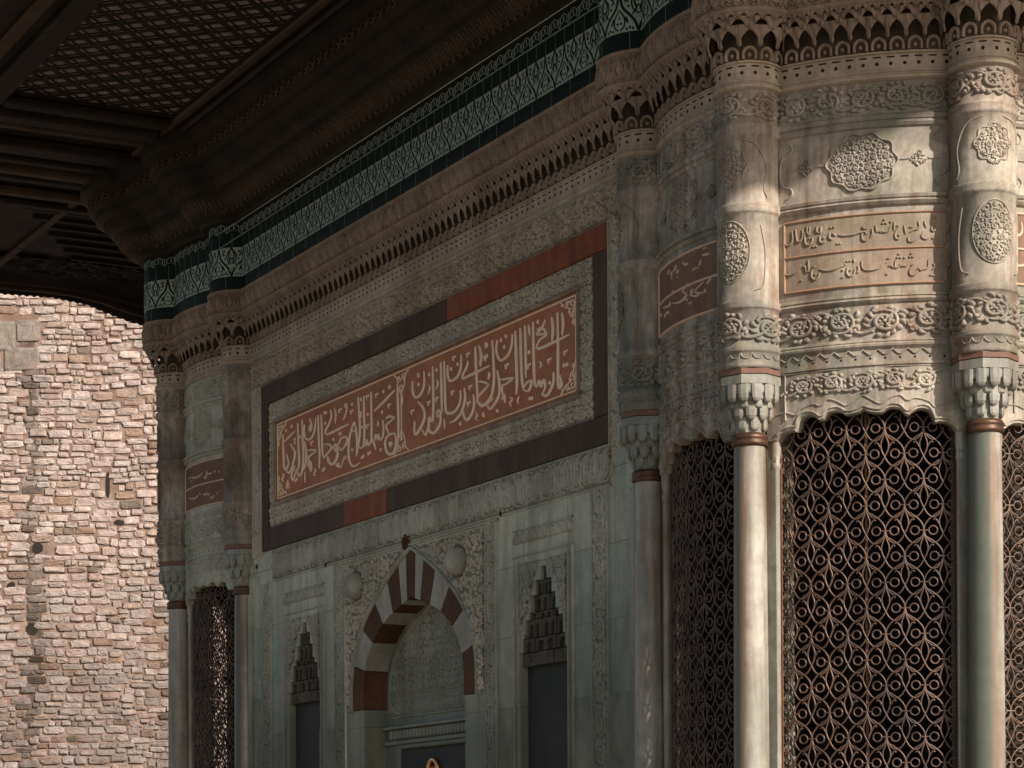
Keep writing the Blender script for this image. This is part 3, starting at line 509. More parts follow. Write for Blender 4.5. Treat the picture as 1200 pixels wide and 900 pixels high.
facade = plate('facade_wall', [(-5.1, -1.6), (0, -1.6), (0, 3.3), (-5.1, 3.3)], [arch_hole, niche_poly(NICHE_R), niche_poly(NICHE_L)], 0, .15, M['facade'], FB)

# carved bands on the front
def on_wall(name, fn, m, y0=0, label=None):
    r = Rel(); fn(r); return r.obj(name, wall_map(y0), m, facade, label)
XL, XRr = -4.94, -.16
on_wall('upper_carved_band', lambda r: (fill(r, XL, XRr, 3.12, 3.285, .095, .0085, .018, None, 5)), M['tanst'])
on_wall('lower_carved_band', lambda r: (fill(r, -4.6, -.34, 1.85, 2.025, .10, .0075, .015, None, 8), r.stroke([(-4.6, 1.838), (-.34, 1.838)], .007, .008, (1, 1)), palmettes(r, -4.6, -.34, 1.86, 2.025, .10, .0085, .016)), M['marble'])
def field(r):
    fill(r, -4.64, -.495, 2.845, 2.975, .075, .007, .014, None, 2); fill(r, -4.64, -.495, 2.19, 2.325, .075, .007, .014, None, 3)
    fill(r, -4.64, -4.525, 2.325, 2.845, .07, .007, .014, None, 4); fill(r, -.635, -.495, 2.325, 2.845, .075, .007, .014, None, 6)
on_wall('inscription_surround', field, M['carved'])
def vstrip(name, u0, u1, z0, z1, m, h=.016, c=None):
    r = Rel(); q = Rel(); rinceau(q, z0, z1, u0 + .012, u1 - .012, (u1 - u0) * .065, h, 4, 7, 1.2)
    for u in (u0, u1): q.stroke([(z0, u), (z1, u)], .005, h * .9, (1, 1))
    return q.obj(name, lambda U, V, H: np.stack([V, -H, U], 1), m, facade)
for a, b in ((-.345, -.20), (-4.93, -4.785)): vstrip('border_strip', a, b, 2.02, 3.11, M['carved'])
for a, b in ((-.525, -.375), (-4.79, -4.64)): vstrip('border_strip', a, b, -.6, 1.83, M['marble'])
def spandrel_mask(U, V):
    x = np.abs(U - AX); zo = np.interp(x, [p[0] for p in OUT_H[::-1]], [p[1] for p in OUT_H[::-1]]); zo = np.where(x < .80, zo, 0)
    d = (V > zo + .05) & ((x > .85) | (V > zo + .05))
    for bx, bz in ((-3.298, 1.665), (-1.961, 1.655)): d &= (U - bx) ** 2 + (V - bz) ** 2 > .0085
    return d
def spandrel(r):
    fill(r, AX - .90, AX + .90, .93, 1.805, .115, .0095, .018, spandrel_mask, 9)
    for d in (-1, 1): r.stroke([(AX + d * .91, -.6), (AX + d * .91, 1.815)], .007, .012, (1, 1))
    r.stroke([(AX - 1.06, 1.823), (AX + 1.06, 1.823)], .008, .012, (1, 1))
on_wall('arch_spandrel_carving', spandrel, M['carved'])
for a, b in ((AX - 1.06, AX - .915), (AX + .915, AX + 1.03)): vstrip('border_strip', a, b, -.6, 1.81, M['marble'])
# niche surrounds
def niche_frame(cx):
    r = Rel(); w0 = .31
    for q, wd in ((w0, .008), (w0 - .05, .006)):
        r.stroke([(cx - q, -.6), (cx - q, 1.60 if q > .3 else 1.575)], wd, .012, (1, 1)); r.stroke([(cx + q, -.6), (cx + q, 1.60 if q > .3 else 1.575)], wd, .012, (1, 1))
    r.stroke([(cx - w0, 1.6), (cx + w0, 1.6)], .006, .010, (1, 1)); r.stroke([(cx - w0, 1.735), (cx + w0, 1.735)], .006, .010, (1, 1))
    palmettes(r, cx - w0, cx + w0, 1.66, 1.73, .06, .0065, .013)
    def mk(U, V):
        x = np.abs(U - cx); z0 = np.interp(V, [1.0, 1.17, 1.265, 1.3, 1.385, 1.46, 1.53], [.252, .225, .2, .155, .125, .085, .035]); return (x > z0 + .02)
    fill(r, cx - .25, cx + .25, 1.12, 1.565, .085, .0075, .014, mk, 12)
    return r
for cx in (NICHE_R, NICHE_L): niche_frame(cx).obj('niche_surround', wall_map(0), M['marble'], facade)
for x, z in ((-1.474, 1.848), (-.695, 1.959), (-3.755, 1.842), (-4.872, 1.959)):
    b = MB(); b.add([(x + .014 * math.cos(k), -.0085, z + .016 * math.sin(k)) for k in np.linspace(0, 5.5, 8)], [list(range(8))])
    b.obj('anchor_hole', M['hole'], facade)
# pale pilaster edges beside the corner columns
for x in (-.15, -5.005):
    b = MB(); b.box(x, x + .055, -.02, .02, -1.6, 1.79, .006); b.obj('edge_pilaster', M['marble'], facade)

for nm, x0, x1, z0, z1 in (('upper', XL, XRr, 3.118, 3.287), ('lower', -4.62, -.35, 1.848, 2.028), ('surround', -4.65, -.487, 2.182, 2.976)):
    b = MB(); b.box(x0, x1, -.003, .002, z0, z1); b.obj('carving_ground', M['ground'], facade)
sp_out = [(AX - .895, .932), (AX - .84, .932)] + [(AX + (x - AX) * 1.06, max(.932, 1.0 + (z_ - 1.0) * 1.06)) for x, z_ in OUTA[::-1][1:-1]] + [(AX + .84, .932), (AX + .895, .932), (AX + .895, 1.803), (AX - .895, 1.803)]
plate('carving_ground', sp_out, [], -.003, .002, M['ground'], facade)
for x0, x1, z1 in ((-.735, -.155, .828), (-1.52, -1.345, .828), (-4.62, -4.425, .86), (-4.945, -4.80, 1.10), (-3.88, -3.64, .84)):
    b = MB(); b.box(x0, x1, -.004, .003, -1.6, z1, .002); b.obj('dado_slab', M['dado'], facade)

# ---- dark and red stone frame
def fstone(x0, x1, z0, z1, m, label):
    b = MB(); b.box(x0, x1, -.014, .004, z0, z1, .003); tagl(b.obj('frame_stone', m, FB), label)
FX0, FX1, IX0, IX1, FZ0, FZ1, IZ0, IZ1 = -4.762, -.342, -4.652, -.485, 2.04, 3.109, 2.178, 2.98
fstone(FX0, -3.42, IZ1, FZ1, M['dark'], 'dark brown marble strip at the upper left of the frame')
fstone(-3.418, -2.078, IZ1, FZ1, M['dark'], 'dark brown marble strip in the middle of the frame top')
fstone(-2.076, -1.13, IZ1, FZ1, M['red'], 'red marble strip left of the right end of the frame top')
fstone(-1.128, FX1, IZ1, FZ1, M['red'], 'red marble strip at the right end of the frame top')
fstone(FX0, IX0, FZ0, IZ1 - .002, M['dark'], 'dark brown upright on the left of the frame')
fstone(IX1, FX1, FZ0 + .14, IZ1 - .002, M['dark'], 'near black upright on the right of the frame')
fstone(IX0 + .002, -3.474, FZ0, IZ0, M['dark'], 'brown marble strip at the lower left of the frame')
fstone(-3.472, -2.872, FZ0, IZ0, M['red'], 'single red marble block in the frame bottom')
fstone(-2.870, -.95, FZ0, IZ0, M['dark'], 'long dark marble strip in the frame bottom')
fstone(-.948, FX1, FZ0, IZ0, M['dark'], 'dark marble block at the lower right of the frame')

# ---- inscription panel
PX0, PX1, PZ0, PZ1 = -4.515, -.645, 2.333, 2.835
b = MB(); b.box(PX0, PX1, -.010, .004, PZ0, PZ1, .003); panel = b.obj('inscription_panel', M['terra'], FB)
tagl(panel, 'long terracotta panel with gilded Arabic calligraphy')
b = MB()
for x0, x1, z0, z1 in ((PX0 - .03, PX1 + .03, PZ1 + .002, PZ1 + .026), (PX0 - .03, PX1 + .03, PZ0 - .028, PZ0 - .002), (PX0 - .03, PX0 - .002, PZ0, PZ1), (PX1 + .002, PX1 + .03, PZ0, PZ1)):
    b.box(x0, x1, -.024, .003, z0, z1, .008)
b.obj('panel_moulding', M['brownst'], panel)
r = Rel()
for st in TXT_MAIN:
    w = st[0] / 23.0; pts = [(st[i] / 1000 + XM, st[i + 1] / 1000) for i in range(1, len(st), 2)]
    if st[0] == 22 and len(pts) == 2 and abs(pts[0][1] - pts[1][1]) < .03 and abs(pts[0][0] - pts[1][0]) < .05: r.disc((pts[0][0] + pts[1][0]) / 2, (pts[0][1] + pts[1][1]) / 2, .0125, .007, 8)
    else: r.stroke(pts, .0126 * w, .008, (.55, .4), 5, aniso=.62)
r.obj('lettering', wall_map(-.010), M['gold'], panel)
r = Rel(); e = .016
for q in ([(PX0 + e, PZ0 + e), (PX1 - e, PZ0 + e)], [(PX0 + e, PZ1 - e), (PX1 - e, PZ1 - e)], [(PX0 + e, PZ0 + e), (PX0 + e, PZ1 - e)], [(PX1 - e, PZ0 + e), (PX1 - e, PZ1 - e)]): r.stroke(q, .0045, .004, (1, 1))
r.obj('border_line', wall_map(-.010), M['gold'], panel)
def corner_orn(cx, cz, dx, dz):
    r = Rel()
    r.stroke([(0, .15), (.02, .10), (.05, .085), (.06, .05), (.10, .035), (.15, 0)], .004, .005, (1, 1))
    for u, v, q in ((.03, .03, .03), (.025, .08, .018), (.085, .022, .018)): r.spiral(u, v, q, .5, 1.3, .004, .005, 1, .2, 16)
    for u, v, a in ((.05, .05, .8), (.02, .11, 1.2), (.115, .015, .3), (.045, .015, 0), (.01, .05, 1.5)): r.leaf(u, v, a, .03, .006, .005)
    o = Rel(); o.put(r, cx, cz, dx, dz); return o
for cx, cz, dx, dz in ((PX0 + .02, PZ0 + .02, 1, 1), (PX0 + .02, PZ1 - .02, 1, -1), (PX1 - .02, PZ0 + .02, -1, 1), (PX1 - .02, PZ1 - .02, -1, -1)):
    corner_orn(cx, cz, dx, dz).obj('corner_ornament', wall_map(-.010), M['gold'], panel)
r = Rel(); DX = -2.665
r.stroke([(DX, PZ0 + .12), (DX, PZ1 - .12)], .006, .005, (1, 1))
for d, z0 in ((1, PZ0 + .02), (-1, PZ1 - .02)):
    for q in (-1, 1):
        r.stroke([(DX + q * .10, z0), (DX + q * .055, z0 + d * .03), (DX + q * .04, z0 + d * .08), (DX, z0 + d * .13)], .0045, .005, (.8, .8)); r.spiral(DX + q * .03, z0 + d * .035, .024, 0, 1.3, .004, .005, q, .2, 16); r.leaf(DX + q * .01, z0 + d * .07, d * 1.57 + q * .3, .04, .006, .005)
r.obj('centre_ornament', wall_map(-.010), M['gold'], panel)

# ---- blind arch with striped voussoirs
ar = MB()
back = [(AX + .80, -1.2), (AX + .80, 1.75), (AX - .80, 1.75), (AX - .80, -1.2)]
ar.add([(x, .147, z) for x, z in back], [(0, 1, 2, 3)])
recess = ar.obj('arch_recess', M['greyslab'], FB); tagl(recess, 'shallow recess under the striped pointed arch')
def at_t(A, t):
    d = np.hypot(*np.diff(A, axis=0).T); s = np.concatenate([[0], np.cumsum(d)]); s /= s[-1]; return np.array([np.interp(t, s, A[:, 0]), np.interp(t, s, A[:, 1])]).T
br = np.array([0, .105, .20, .285, .365, .43, .474, .526, .57, .635, .715, .80, .895, 1.0])
bi = np.array([0, .115, .215, .30, .375, .435, .474, .526, .565, .625, .70, .785, .885, 1.0])
for k in range(13):
    to = np.linspace(br[k] + .0015, br[k + 1] - .0015, 5); ti = np.linspace(bi[k + 1] - .0015, bi[k] + .0015, 5)
    if k == 6: to = np.sort(np.append(to, .5))
    if k == 6: ti = np.sort(np.append(ti, .5))[::-1]
    pl = [tuple(q) for q in at_t(OUTA, to)] + [tuple(q) for q in at_t(INA, ti)]
    white = k % 2 == 1; b = MB(); b.prism(pl, -.006, .145)
    tagl(b.obj('voussoir', M['vwhite'] if white else M['vred'], FB), 'pale marble voussoir of the pointed arch' if white else 'dark red-brown voussoir of the pointed arch')
r = Rel()
for k, (w, h) in enumerate(((.010, .022), (.007, .014))):
    A = OUTA.copy(); c = A - np.array([AX, 1.0]); L = np.hypot(c[:, 0], c[:, 1]); A = A + c / L[:, None] * (.014 + .024 * k); r.stroke(A, w, h, (1, 1), raw=True)
r.obj('arch_moulding', wall_map(0), M['marble'], FB)
r = Rel(); r.disc(-2.615, 1.838, .020, .035, 10)
for k in range(8): r.leaf(-2.615 + .014 * math.cos(k * .785), 1.838 + .014 * math.sin(k * .785), k * .785, .034, .014, .022)
tagl(r.obj('apex_rosette', wall_map(-.004), M['vred'], FB), 'brown rosette above the arch point')
# tympanum carving, inner arch line, lintel
r = Rel()
BK = [( .60, .93), (.595, 1.08), (.555, 1.19), (.45, 1.30), (.31, 1.385), (.12, 1.46), (0, 1.51)]
BA = arch(BK)
def tmask(U, V):
    x = np.abs(U - AX); return V < np.interp(x, [q[0] for q in BK[::-1]], [q[1] for q in BK[::-1]]) - .03
fill(r, AX - .6, AX + .6, 1.0, 1.47, .10, .0075, .014, tmask, 21); fill(r, AX - .6, AX + .6, .885, .975, .09, .0075, .013, None, 22)
r.stroke(BA, .008, .012, (1, 1), raw=True); r.stroke(BA + np.array([0, -.022]), .005, .009, (1, 1), raw=True)
r.stroke([(AX - .63, .985), (AX + .63, .985)], .005, .008, (1, 1)); r.stroke([(AX - .63, .875), (AX + .63, .875)], .008, .012, (1, 1))
plate('tympanum_ground', [(AX - .6, .88)] + [(x, z_ - .035) for x, z_ in BA[::-1][3:-3]] + [(AX + .6, .88)], [], .143, .146, M['ground'], recess)
r.obj('tympanum_carving', wall_map(.147), M['marble'], recess)
b = MB()
for k in range(26):
    x = AX - .55 + k * .044; b.box(x - .016, x + .016, .118, .150, .745, .80, .007)
b.box(AX - .65, AX + .65, .11, .150, .805, .822, .004); b.box(AX - .65, AX + .65, .125, .150, .715, .738, .004)
b.obj('dentil_lintel', M['marble'], recess)
b = MB(); b.box(AX - .42, AX + .42, .13, .152, -1.0, .68, .006); b.obj('tap_slab', M['nichedark'], recess)
b = MB()
for x0, x1, z0, z1 in ((AX - .47, AX - .425, -1, .715), (AX + .425, AX + .47, -1, .715), (AX - .425, AX + .425, .685, .712)): b.box(x0, x1, .118, .150, z0, z1, .008)
b.obj('tap_slab_frame', M['greyslab'], recess)
b = MB(); n = 20
b.grid([[(-2.552 + (.062 + .016 * math.cos(q)) * math.cos(a), .122 - .016 * math.sin(q), .545 + (.062 + .016 * math.cos(q)) * math.sin(a)) for q in np.linspace(0, 2 * math.pi, 9)[:-1]] for a in np.linspace(0, 2 * math.pi, n + 1)], True)
b.grid([[(-2.552 + rr * math.cos(a), yy, .545 + rr * math.sin(a)) for rr, yy in ((.03, .128), (.022, .112), (.008, .105), (.001, .104))] for a in np.linspace(0, 2 * math.pi, n + 1)])
tagl(b.obj('brass_rosette', M['brass'], recess, True), 'round brass ring on the tap slab')
# bosses
for bx, bz in ((-3.298, 1.665), (-1.961, 1.655)):
    b = MB(); prof = [(.001, .085), (.03, .08), (.055, .062), (.072, .035), (.078, .005), (.074, -.005)]
    b.grid([[(bx + rr * math.cos(a), -hh - .004, bz + 1.06 * rr * math.sin(a)) for rr, hh in prof] for a in np.linspace(0, 2 * math.pi, 25)])
    b.obj('round_boss', M['marble'], FB, True)
# ---- side niches with stepped crown
def bracket(r0, s, z0, z1, wb, h0, h1):
    """Pendant of a stalactite row: tapered rib, pointed at the bottom. (u, z, h) rows"""
    rows = []
    for t, w, hh in ((0, .06, .0), (.12, .28, .35), (.45, .34, .55), (.68, .44, .72), (.82, .72, .88), (1, .98, 1.0)):
        z = z0 + (z1 - z0) * t; h = h0 + (h1 - h0) * hh; q = wb * w / 2
        rows.append([(s - q, z, r0), (s - q * .8, z, h - .003), (s, z, h + .002), (s + q * .8, z, h - .003), (s + q, z, r0)])
    return rows
for cx in (NICHE_R, NICHE_L):
    b = MB(); b.add([(cx - .30, .045, -1.2), (cx + .30, .045, -1.2), (cx + .30, .045, 1.55), (cx - .30, .045, 1.55)], [(0, 1, 2, 3)])
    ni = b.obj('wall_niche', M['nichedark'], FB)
    b = MB()
    tiers = [(.250, 1.028, 1.097, .012, 3), (.224, 1.100, 1.169, .013, 4), (.199, 1.172, 1.264, .014, 5), (.154, 1.267, 1.299, .015, 4), (.124, 1.302, 1.384, .016, 3), (.084, 1.387, 1.459, .017, 3), (.032, 1.462, 1.520, .018, 1)]
    rn = random.Random(int(cx * 100))
    for i, (hw, z0, z1, y, n) in enumerate(tiers):
        for k in range(n):
            x0 = cx - hw + 2 * hw * k / n; x1 = x0 + 2 * hw / n; yy = y - (.008 if (k + i) % 2 else 0); zt = z1 - .002; zb = z0
            if i == 0: b.box(x0 + .002, x1 - .002, yy, .08, zb, zt, .004); continue
            # faceted cell: side cheeks, a hollow between them and a pointed hood
            b.box(x0 + .001, x0 + (x1 - x0) * .22, yy, .08, zb, zt, .002); b.box(x1 - (x1 - x0) * .22, x1 - .001, yy, .08, zb, zt, .002)
            xm = (x0 + x1) / 2; zh = zb + (zt - zb) * .62
            b.prism([(x0 + (x1 - x0) * .22, zh), (xm, zh + (zt - zh) * .6), (x1 - (x1 - x0) * .22, zh), (x1 - (x1 - x0) * .22, zt), (x0 + (x1 - x0) * .22, zt)], yy + .003, .08)
            b.box(x0 + (x1 - x0) * .22, x1 - (x1 - x0) * .22, yy + .022, .08, zb, zh + (zt - zh) * .55)
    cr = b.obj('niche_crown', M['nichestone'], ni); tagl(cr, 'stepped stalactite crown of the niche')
    for s in (-.166, 0, .166):
        r = Rel(); r.disc(cx + s, 1.062, .014, .012, 8)
        for k in range(6): r.leaf(cx + s + .012 * math.cos(k * 1.047), 1.062 + .012 * math.sin(k * 1.047), k * 1.047, .016, .006, .01)
        r.obj('crown_rosette', wall_map(.012), M['nichestone'], ni)

# ================================================================== entablature round the whole plan
dots_band = path_loft('drilled_band', [(-.02, 3.29), (.004, 3.296), (.018, 3.304), (.020, 3.314), (.010, 3.322), (.010, 3.326), (.016, 3.330), (.016, 3.336), (.006, 3.341), (.006, 3.405), (.016, 3.408), (.016, 3.415), (.010, 3.418)], M['tanst'], FB)
f, S, _ = path_map(.006)
r = Rel()
for k in range(int(-S_VIS / .058), int(S_VIS / .058)):
    s = k * .058; r.disc(s, 3.366, .0095, .0012, 8); r.stroke([(s - .017, 3.394), (s + .017, 3.394)], .005, .0012, (.8, .8))
o = r.obj('hole_row', f, M['hole'], dots_band); o['kind'] = 'stuff'
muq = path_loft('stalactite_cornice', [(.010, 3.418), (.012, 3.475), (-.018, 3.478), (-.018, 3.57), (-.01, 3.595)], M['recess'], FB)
f, S, _ = path_map(.012)
b = Rel(); P_ = .076; a_ = Rel()
n = int(2 * S_VIS / P_)
for k in range(n):
    s = -S_VIS + (k + .5) * P_
    # small arcade under the pendants
    a_.stroke([(s - .026, 3.418), (s - .026, 3.448), (s - .016, 3.464), (s, 3.471), (s + .016, 3.464), (s + .026, 3.448), (s + .026, 3.418)], .007, .014, (1, 1), 4)
    a_.disc(s, 3.439, .009, .008, 8)
a_.obj('small_arcade', f, M['brownst'], muq)
V = []; F = []
def arcade_plate(pitch, ph, zrib, zsp, zap, ztop, h_of, ribw, thick):
    """Sloping plate with pointed arched slots, ribs hanging between them; (u, z, h)."""
    us = [-.5, -.5 + ribw, -.5 + ribw, -.5 + ribw + .08, -.18, -.08, 0, .08, .18, .5 - ribw - .08, .5 - ribw, .5 - ribw, .5]
    zb = [zrib, zrib + .008, zsp - .012, zsp, zsp + (zap - zsp) * .55, zsp + (zap - zsp) * .85, zap, zsp + (zap - zsp) * .85, zsp + (zap - zsp) * .55, zsp, zsp - .012, zrib + .008, zrib]
    for k in range(int(2 * S_VIS / pitch)):
        for j, (u, z0) in enumerate(zip(us, zb)):
            s_ = -S_VIS + (k + .5 + ph + u) * pitch; n0 = len(V)
            edge = 1 - .35 * (abs(u) < .45) * (1 - abs(u) / .5)
            V.append((s_, z0, h_of(z0) - thick)); V.append((s_, z0, h_of(z0))); V.append((s_, (z0 + ztop) / 2, h_of((z0 + ztop) / 2))); V.append((s_, ztop, h_of(ztop)))
            if j or k:
                for q in range(3): F.append((n0 + q, n0 + q + 1, n0 + q - 3, n0 + q - 4))
arcade_plate(.076, 0, 3.466, 3.510, 3.534, 3.552, lambda z: np.interp(z, [3.462, 3.552], [.026, .050]), .11, .006)
arcade_plate(.076, .5, 3.534, 3.558, 3.574, 3.582, lambda z: np.interp(z, [3.532, 3.58], [.050, .068]), .17, .012)
arcade_plate(.038, 0, 3.570, 3.582, 3.592, 3.607, lambda z: np.interp(z, [3.57, 3.607], [.068, .088]), .18, .02)
V = np.array(V); mesh_obj('pendant_row', f(V[:, 0], V[:, 1], V[:, 2]), np.array(F), M['brownst'], muq)
cband = path_loft('carved_cornice_band', [(.03, 3.597), (.098, 3.597), (.104, 3.603), (.104, 3.612), (.096, 3.617), (.090, 3.62), (.090, 3.742), (.098, 3.747), (.102, 3.753), (.100, 3.760), (.09, 3.763)], M['brownst'], FB)
f, S, _ = path_map(.090)
r = Rel(); palmettes(r, -S_VIS, S_VIS, 3.622, 3.740, .095, .0095, .018); fill(r, -S_VIS, S_VIS, 3.622, 3.740, .06, .005, .011, None, 31)
r.obj('cornice_carving', f, M['brownst'], cband)
tile = path_loft('glazed_tile_band', [(.085, 3.7635), (.0855, 3.846), (.0855, 4.034), (.0855, 4.125), (.0855, 4.19)], M['tiledark'], FB)
tagl(tile, 'dark green glazed tile course with patterned pale tiles')
ptile = path_loft('patterned_tile', [(.05, 3.845), (.089, 3.846), (.089, 4.034), (.05, 4.036)], M['tilewhite'], tile)
f, S, _ = path_map(.089)
c = Rel(); TP = .193; HB = .188; w = .0085; hh = .0016
for d in (-1, 1):
    c.stroke([(d * .5 * TP, 0), (d * .42 * TP, .22 * HB), (d * .30 * TP, .38 * HB), (d * .10 * TP, .60 * HB), (d * .04 * TP, .80 * HB), (0, HB)], w, hh, (1, 1))
    c.stroke([(d * .5 * TP, HB), (d * .40 * TP, .75 * HB), (d * .45 * TP, .55 * HB), (d * .33 * TP, .40 * HB)], w * .8, hh, (1, .4))
    c.stroke([(d * .02 * TP, .05 * HB), (d * .13 * TP, .14 * HB), (d * .14 * TP, .34 * HB), (0, .56 * HB)], w * .65, hh, (.6, .6))
    c.stroke([(d * .5 * TP, .42 * HB), (d * .36 * TP, .56 * HB), (d * .34 * TP, .78 * HB), (d * .5 * TP, .94 * HB)], w * .65, hh, (.6, .6))
    for u, v in ((.05, .22), (.28, .10), (.36, .07), (.20, .07), (.43, .62), (.24, .88), (.16, .90), (.25, .62), (.22, .74)): c.disc(d * u * TP, v * HB, .0075, hh, 6)
    c.leaf(d * .24 * TP, .2 * HB, 1.57 + d * .4, .2 * HB, w * .9, hh); c.leaf(d * .14 * TP, .72 * HB, 1.57 - d * .5, .2 * HB, w * .8, hh)
c.disc(0, .36 * HB, .007, hh, 6); c.disc(.5 * TP, .62 * HB, .007, hh, 6); c.disc(.5 * TP, .74 * HB, .005, hh, 6)
r = Rel(); q = Rel()
for k in range(int(-S_VIS / TP), int(S_VIS / TP) + 1):
    r.put(c, k * TP, 3.846); q.stroke([(k * TP, 4.036), (k * TP, 4.124)], .0022, .001, (1, 1)); q.stroke([(k * TP + .5 * TP, 4.036), (k * TP + .5 * TP, 4.124)], .0022, .001, (1, 1)); q.stroke([(k * TP + .05, 3.765), (k * TP + .05, 3.845)], .0022, .001, (1, 1))
r.obj('tile_drawing', f, M['tiledark'], tile)
for v in (3.850, 4.031): q.stroke([(-S_VIS, v), (S_VIS, v)], .0035, .0045, (1, 1))
q.obj('tile_joint', path_map(.0855)[0], M['tileline'], tile)
c = Rel()
for d in (-1, 1): c.stroke([(d * .045, .0), (d * .030, .022), (d * .032, .042), (0, .062)], .0035, .0015, (1, .6)); c.disc(d * .014, .018, .005, .0015, 6)
c.leaf(0, .02, 1.57, .032, .005, .0015); c.leaf(.048, .015, 1.57, .04, .004, .0015)
r = Rel()
for k in range(int(-S_VIS / .096), int(S_VIS / .096)): r.put(c, k * .096, 4.127)
r.stroke([(-S_VIS, 4.1275), (S_VIS, 4.1275)], .003, .0015, (1, 1))
r.obj('tile_cresting', path_map(.0855)[0], M['tilewhite'], tile)

# ================================================================== corner columns
def make_column(first):
    b = MB(); b.lathe([(.105, -1.12), (.105, -1.05), (.098, -1.03), (.088, -1.0), (.092, -.985), (.080, -.965), (.079, -.6), (.077, .4), (.073, 1.2), (.069, 1.70), (.068, 1.797)], 32)
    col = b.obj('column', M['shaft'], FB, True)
    b = MB(); b.lathe([(.066, 1.793), (.076, 1.797), (.081, 1.805), (.081, 1.815), (.074, 1.820), (.079, 1.826), (.081, 1.836), (.074, 1.846), (.066, 1.852)], 32); b.obj('collar', M['collar'], col, True)
    b = MB(); ph = math.pi / 8
    b.lathe([(.066, 1.850), (.070, 1.88), (.078, 1.925), (.088, 1.965), (.104, 1.978), (.118, 1.986), (.121, 2.048)], 8, phase=ph)
    b.lathe([(.12, 2.046), (.139, 2.049), (.139, 2.086), (.13, 2.09)], 8, phase=ph)
    def cells(n, r_, z0, z1, w, h, ph=0):
        """Row of chunky hanging cells with rounded feet"""
        for k in range(n):
            a = 2 * math.pi * k / n + ph; rows = []
            for t_, wf, hf in ((0, .30, .25), (.08, .62, .62), (.22, .84, .92), (.45, .90, 1.0), (1, .92, 1.0)):
                q = w * wf / 2; z_ = z0 + (z1 - z0) * t_
                rows.append([((r_ + hh) * math.sin(a + u / r_), -(r_ + hh) * math.cos(a + u / r_), z_) for u, hh in ((-q, -.03), (-q, h * hf * .8), (-q * .5, h * hf), (q * .5, h * hf), (q, h * hf * .8), (q, -.03))])
            n0 = len(b.V); b.grid(rows); b.F.append([n0 + j for j in range(6)])
    cells(14, .118, 1.972, 2.047, .044, .017); cells(14, .112, 2.005, 2.047, .03, .014, .224)
    cells(10, .082, 1.900, 1.985, .044, .020, .1); cells(10, .084, 1.945, 1.985, .034, .026, .414)
    cells(8, .068, 1.858, 1.915, .040, .014, .2)
    b.obj('capital', M['capital'], col)
    b = MB(); b.lathe([(.13, 2.0885), (.141, 2.091), (.141, 2.114), (.13, 2.117)], 8, phase=ph); b.obj('capital_band', M['redband'], col)
    pr = [(.10, 2.112), (.138, 2.117), (.136, 2.13), (.134, 2.175), (.140, 2.182), (.148, 2.190), (.140, 2.198), (.145, 2.205), (.134, 2.212), (.134, 2.360), (.142, 2.366), (.149, 2.374), (.142, 2.386), (.147, 2.394), (.140, 2.401), (.134, 2.406), (.134, 2.768), (.142, 2.774), (.150, 2.785), (.143, 2.797), (.148, 2.806), (.142, 2.818), (.134, 2.822), (.134, 3.098), (.140, 3.103), (.148, 3.115), (.141, 3.128), (.147, 3.138), (.147, 3.148), (.134, 3.160), (.134, 3.31)]
    b = MB(); b.lathe(pr, 40); drum = b.obj('column_drum', M['tower'], col, True)
    cm = cyl_map((0, 0), .134); lim = .134 * 1.75
    r = Rel(); rinceau(r, -.134 * 2.0, .134 * 2.0, 2.228, 2.346, .0072, .013, 3, 12); r.obj('scroll_carving', cm, M['tower'], col)
    r = Rel(); rinceau(r, -.134 * 2.0, .134 * 2.0, 3.174, 3.286, .0070, .012, 5, 12); r.obj('scroll_carving', cm, M['tower'], col)
    r = Rel()
    fill(r, -.105, .105, 2.47, 2.745, .05, .0045, .007, lambda U, V: (U / .085) ** 2 + ((V - 2.61) / .125) ** 2 < 1, 41)
    fill(r, -.09, .09, 2.88, 3.07, .045, .0042, .007, lambda U, V: np.abs(U) / .075 + np.abs(V - 2.975) / .095 < 1.15, 42)
    t = np.linspace(0, 2 * np.pi, 40); r.stroke(np.stack([.092 * np.cos(t), 2.61 + .132 * np.sin(t)], 1), .004, .005, (1, 1), raw=True)
    lob = 1 + .09 * np.cos(8 * t); r.stroke(np.stack([.078 * lob * np.cos(t), 2.975 + .080 * lob * np.sin(t)], 1), .004, .005, (1, 1), raw=True)
    for d in (-1, 1): r.stroke([(d * .17, 2.84), (d * .155, 2.88), (d * .165, 2.97), (d * .12, 3.06), (d * .04, 3.088)], .004, .006, (1, .4)); r.stroke([(d * .11, 2.44), (d * .15, 2.47), (d * .16, 2.6), (d * .14, 2.72)], .004, .006, (.6, .6))
    r.obj('column_medallion', cm, M['tower'], col)
    r = Rel(); hl = Rel()
    for k in range(16):
        s = (k - 7.5) * .049; r.stroke([(s - .024, 2.176), (s - .016, 2.160), (s, 2.153), (s + .016, 2.160), (s + .024, 2.176)], .004, .006, (1, 1), 3); hl.disc(s, 2.141, .0058, .001, 8)
    r.obj('lambrequin', cm, M['tower'], col); hl.obj('hole_row', cm, M['hole'], col)
    return col
def copy_tree(o, parent):
    c = o.copy(); COL.objects.link(c); c.parent = parent
    for ch in list(o.children): copy_tree(ch, c)
    return c
proto = make_column(True); first = True
for Cc, sg in ((CT, 1), (CF, -1)):
    for th in TH:
        a = th * sg; c_ = proto if first else copy_tree(proto, FB); first = False
        c_.location = (Cc[0] + RC * math.sin(a), Cc[1] - RC * math.cos(a), 0); c_.rotation_euler = (0, 0, a)

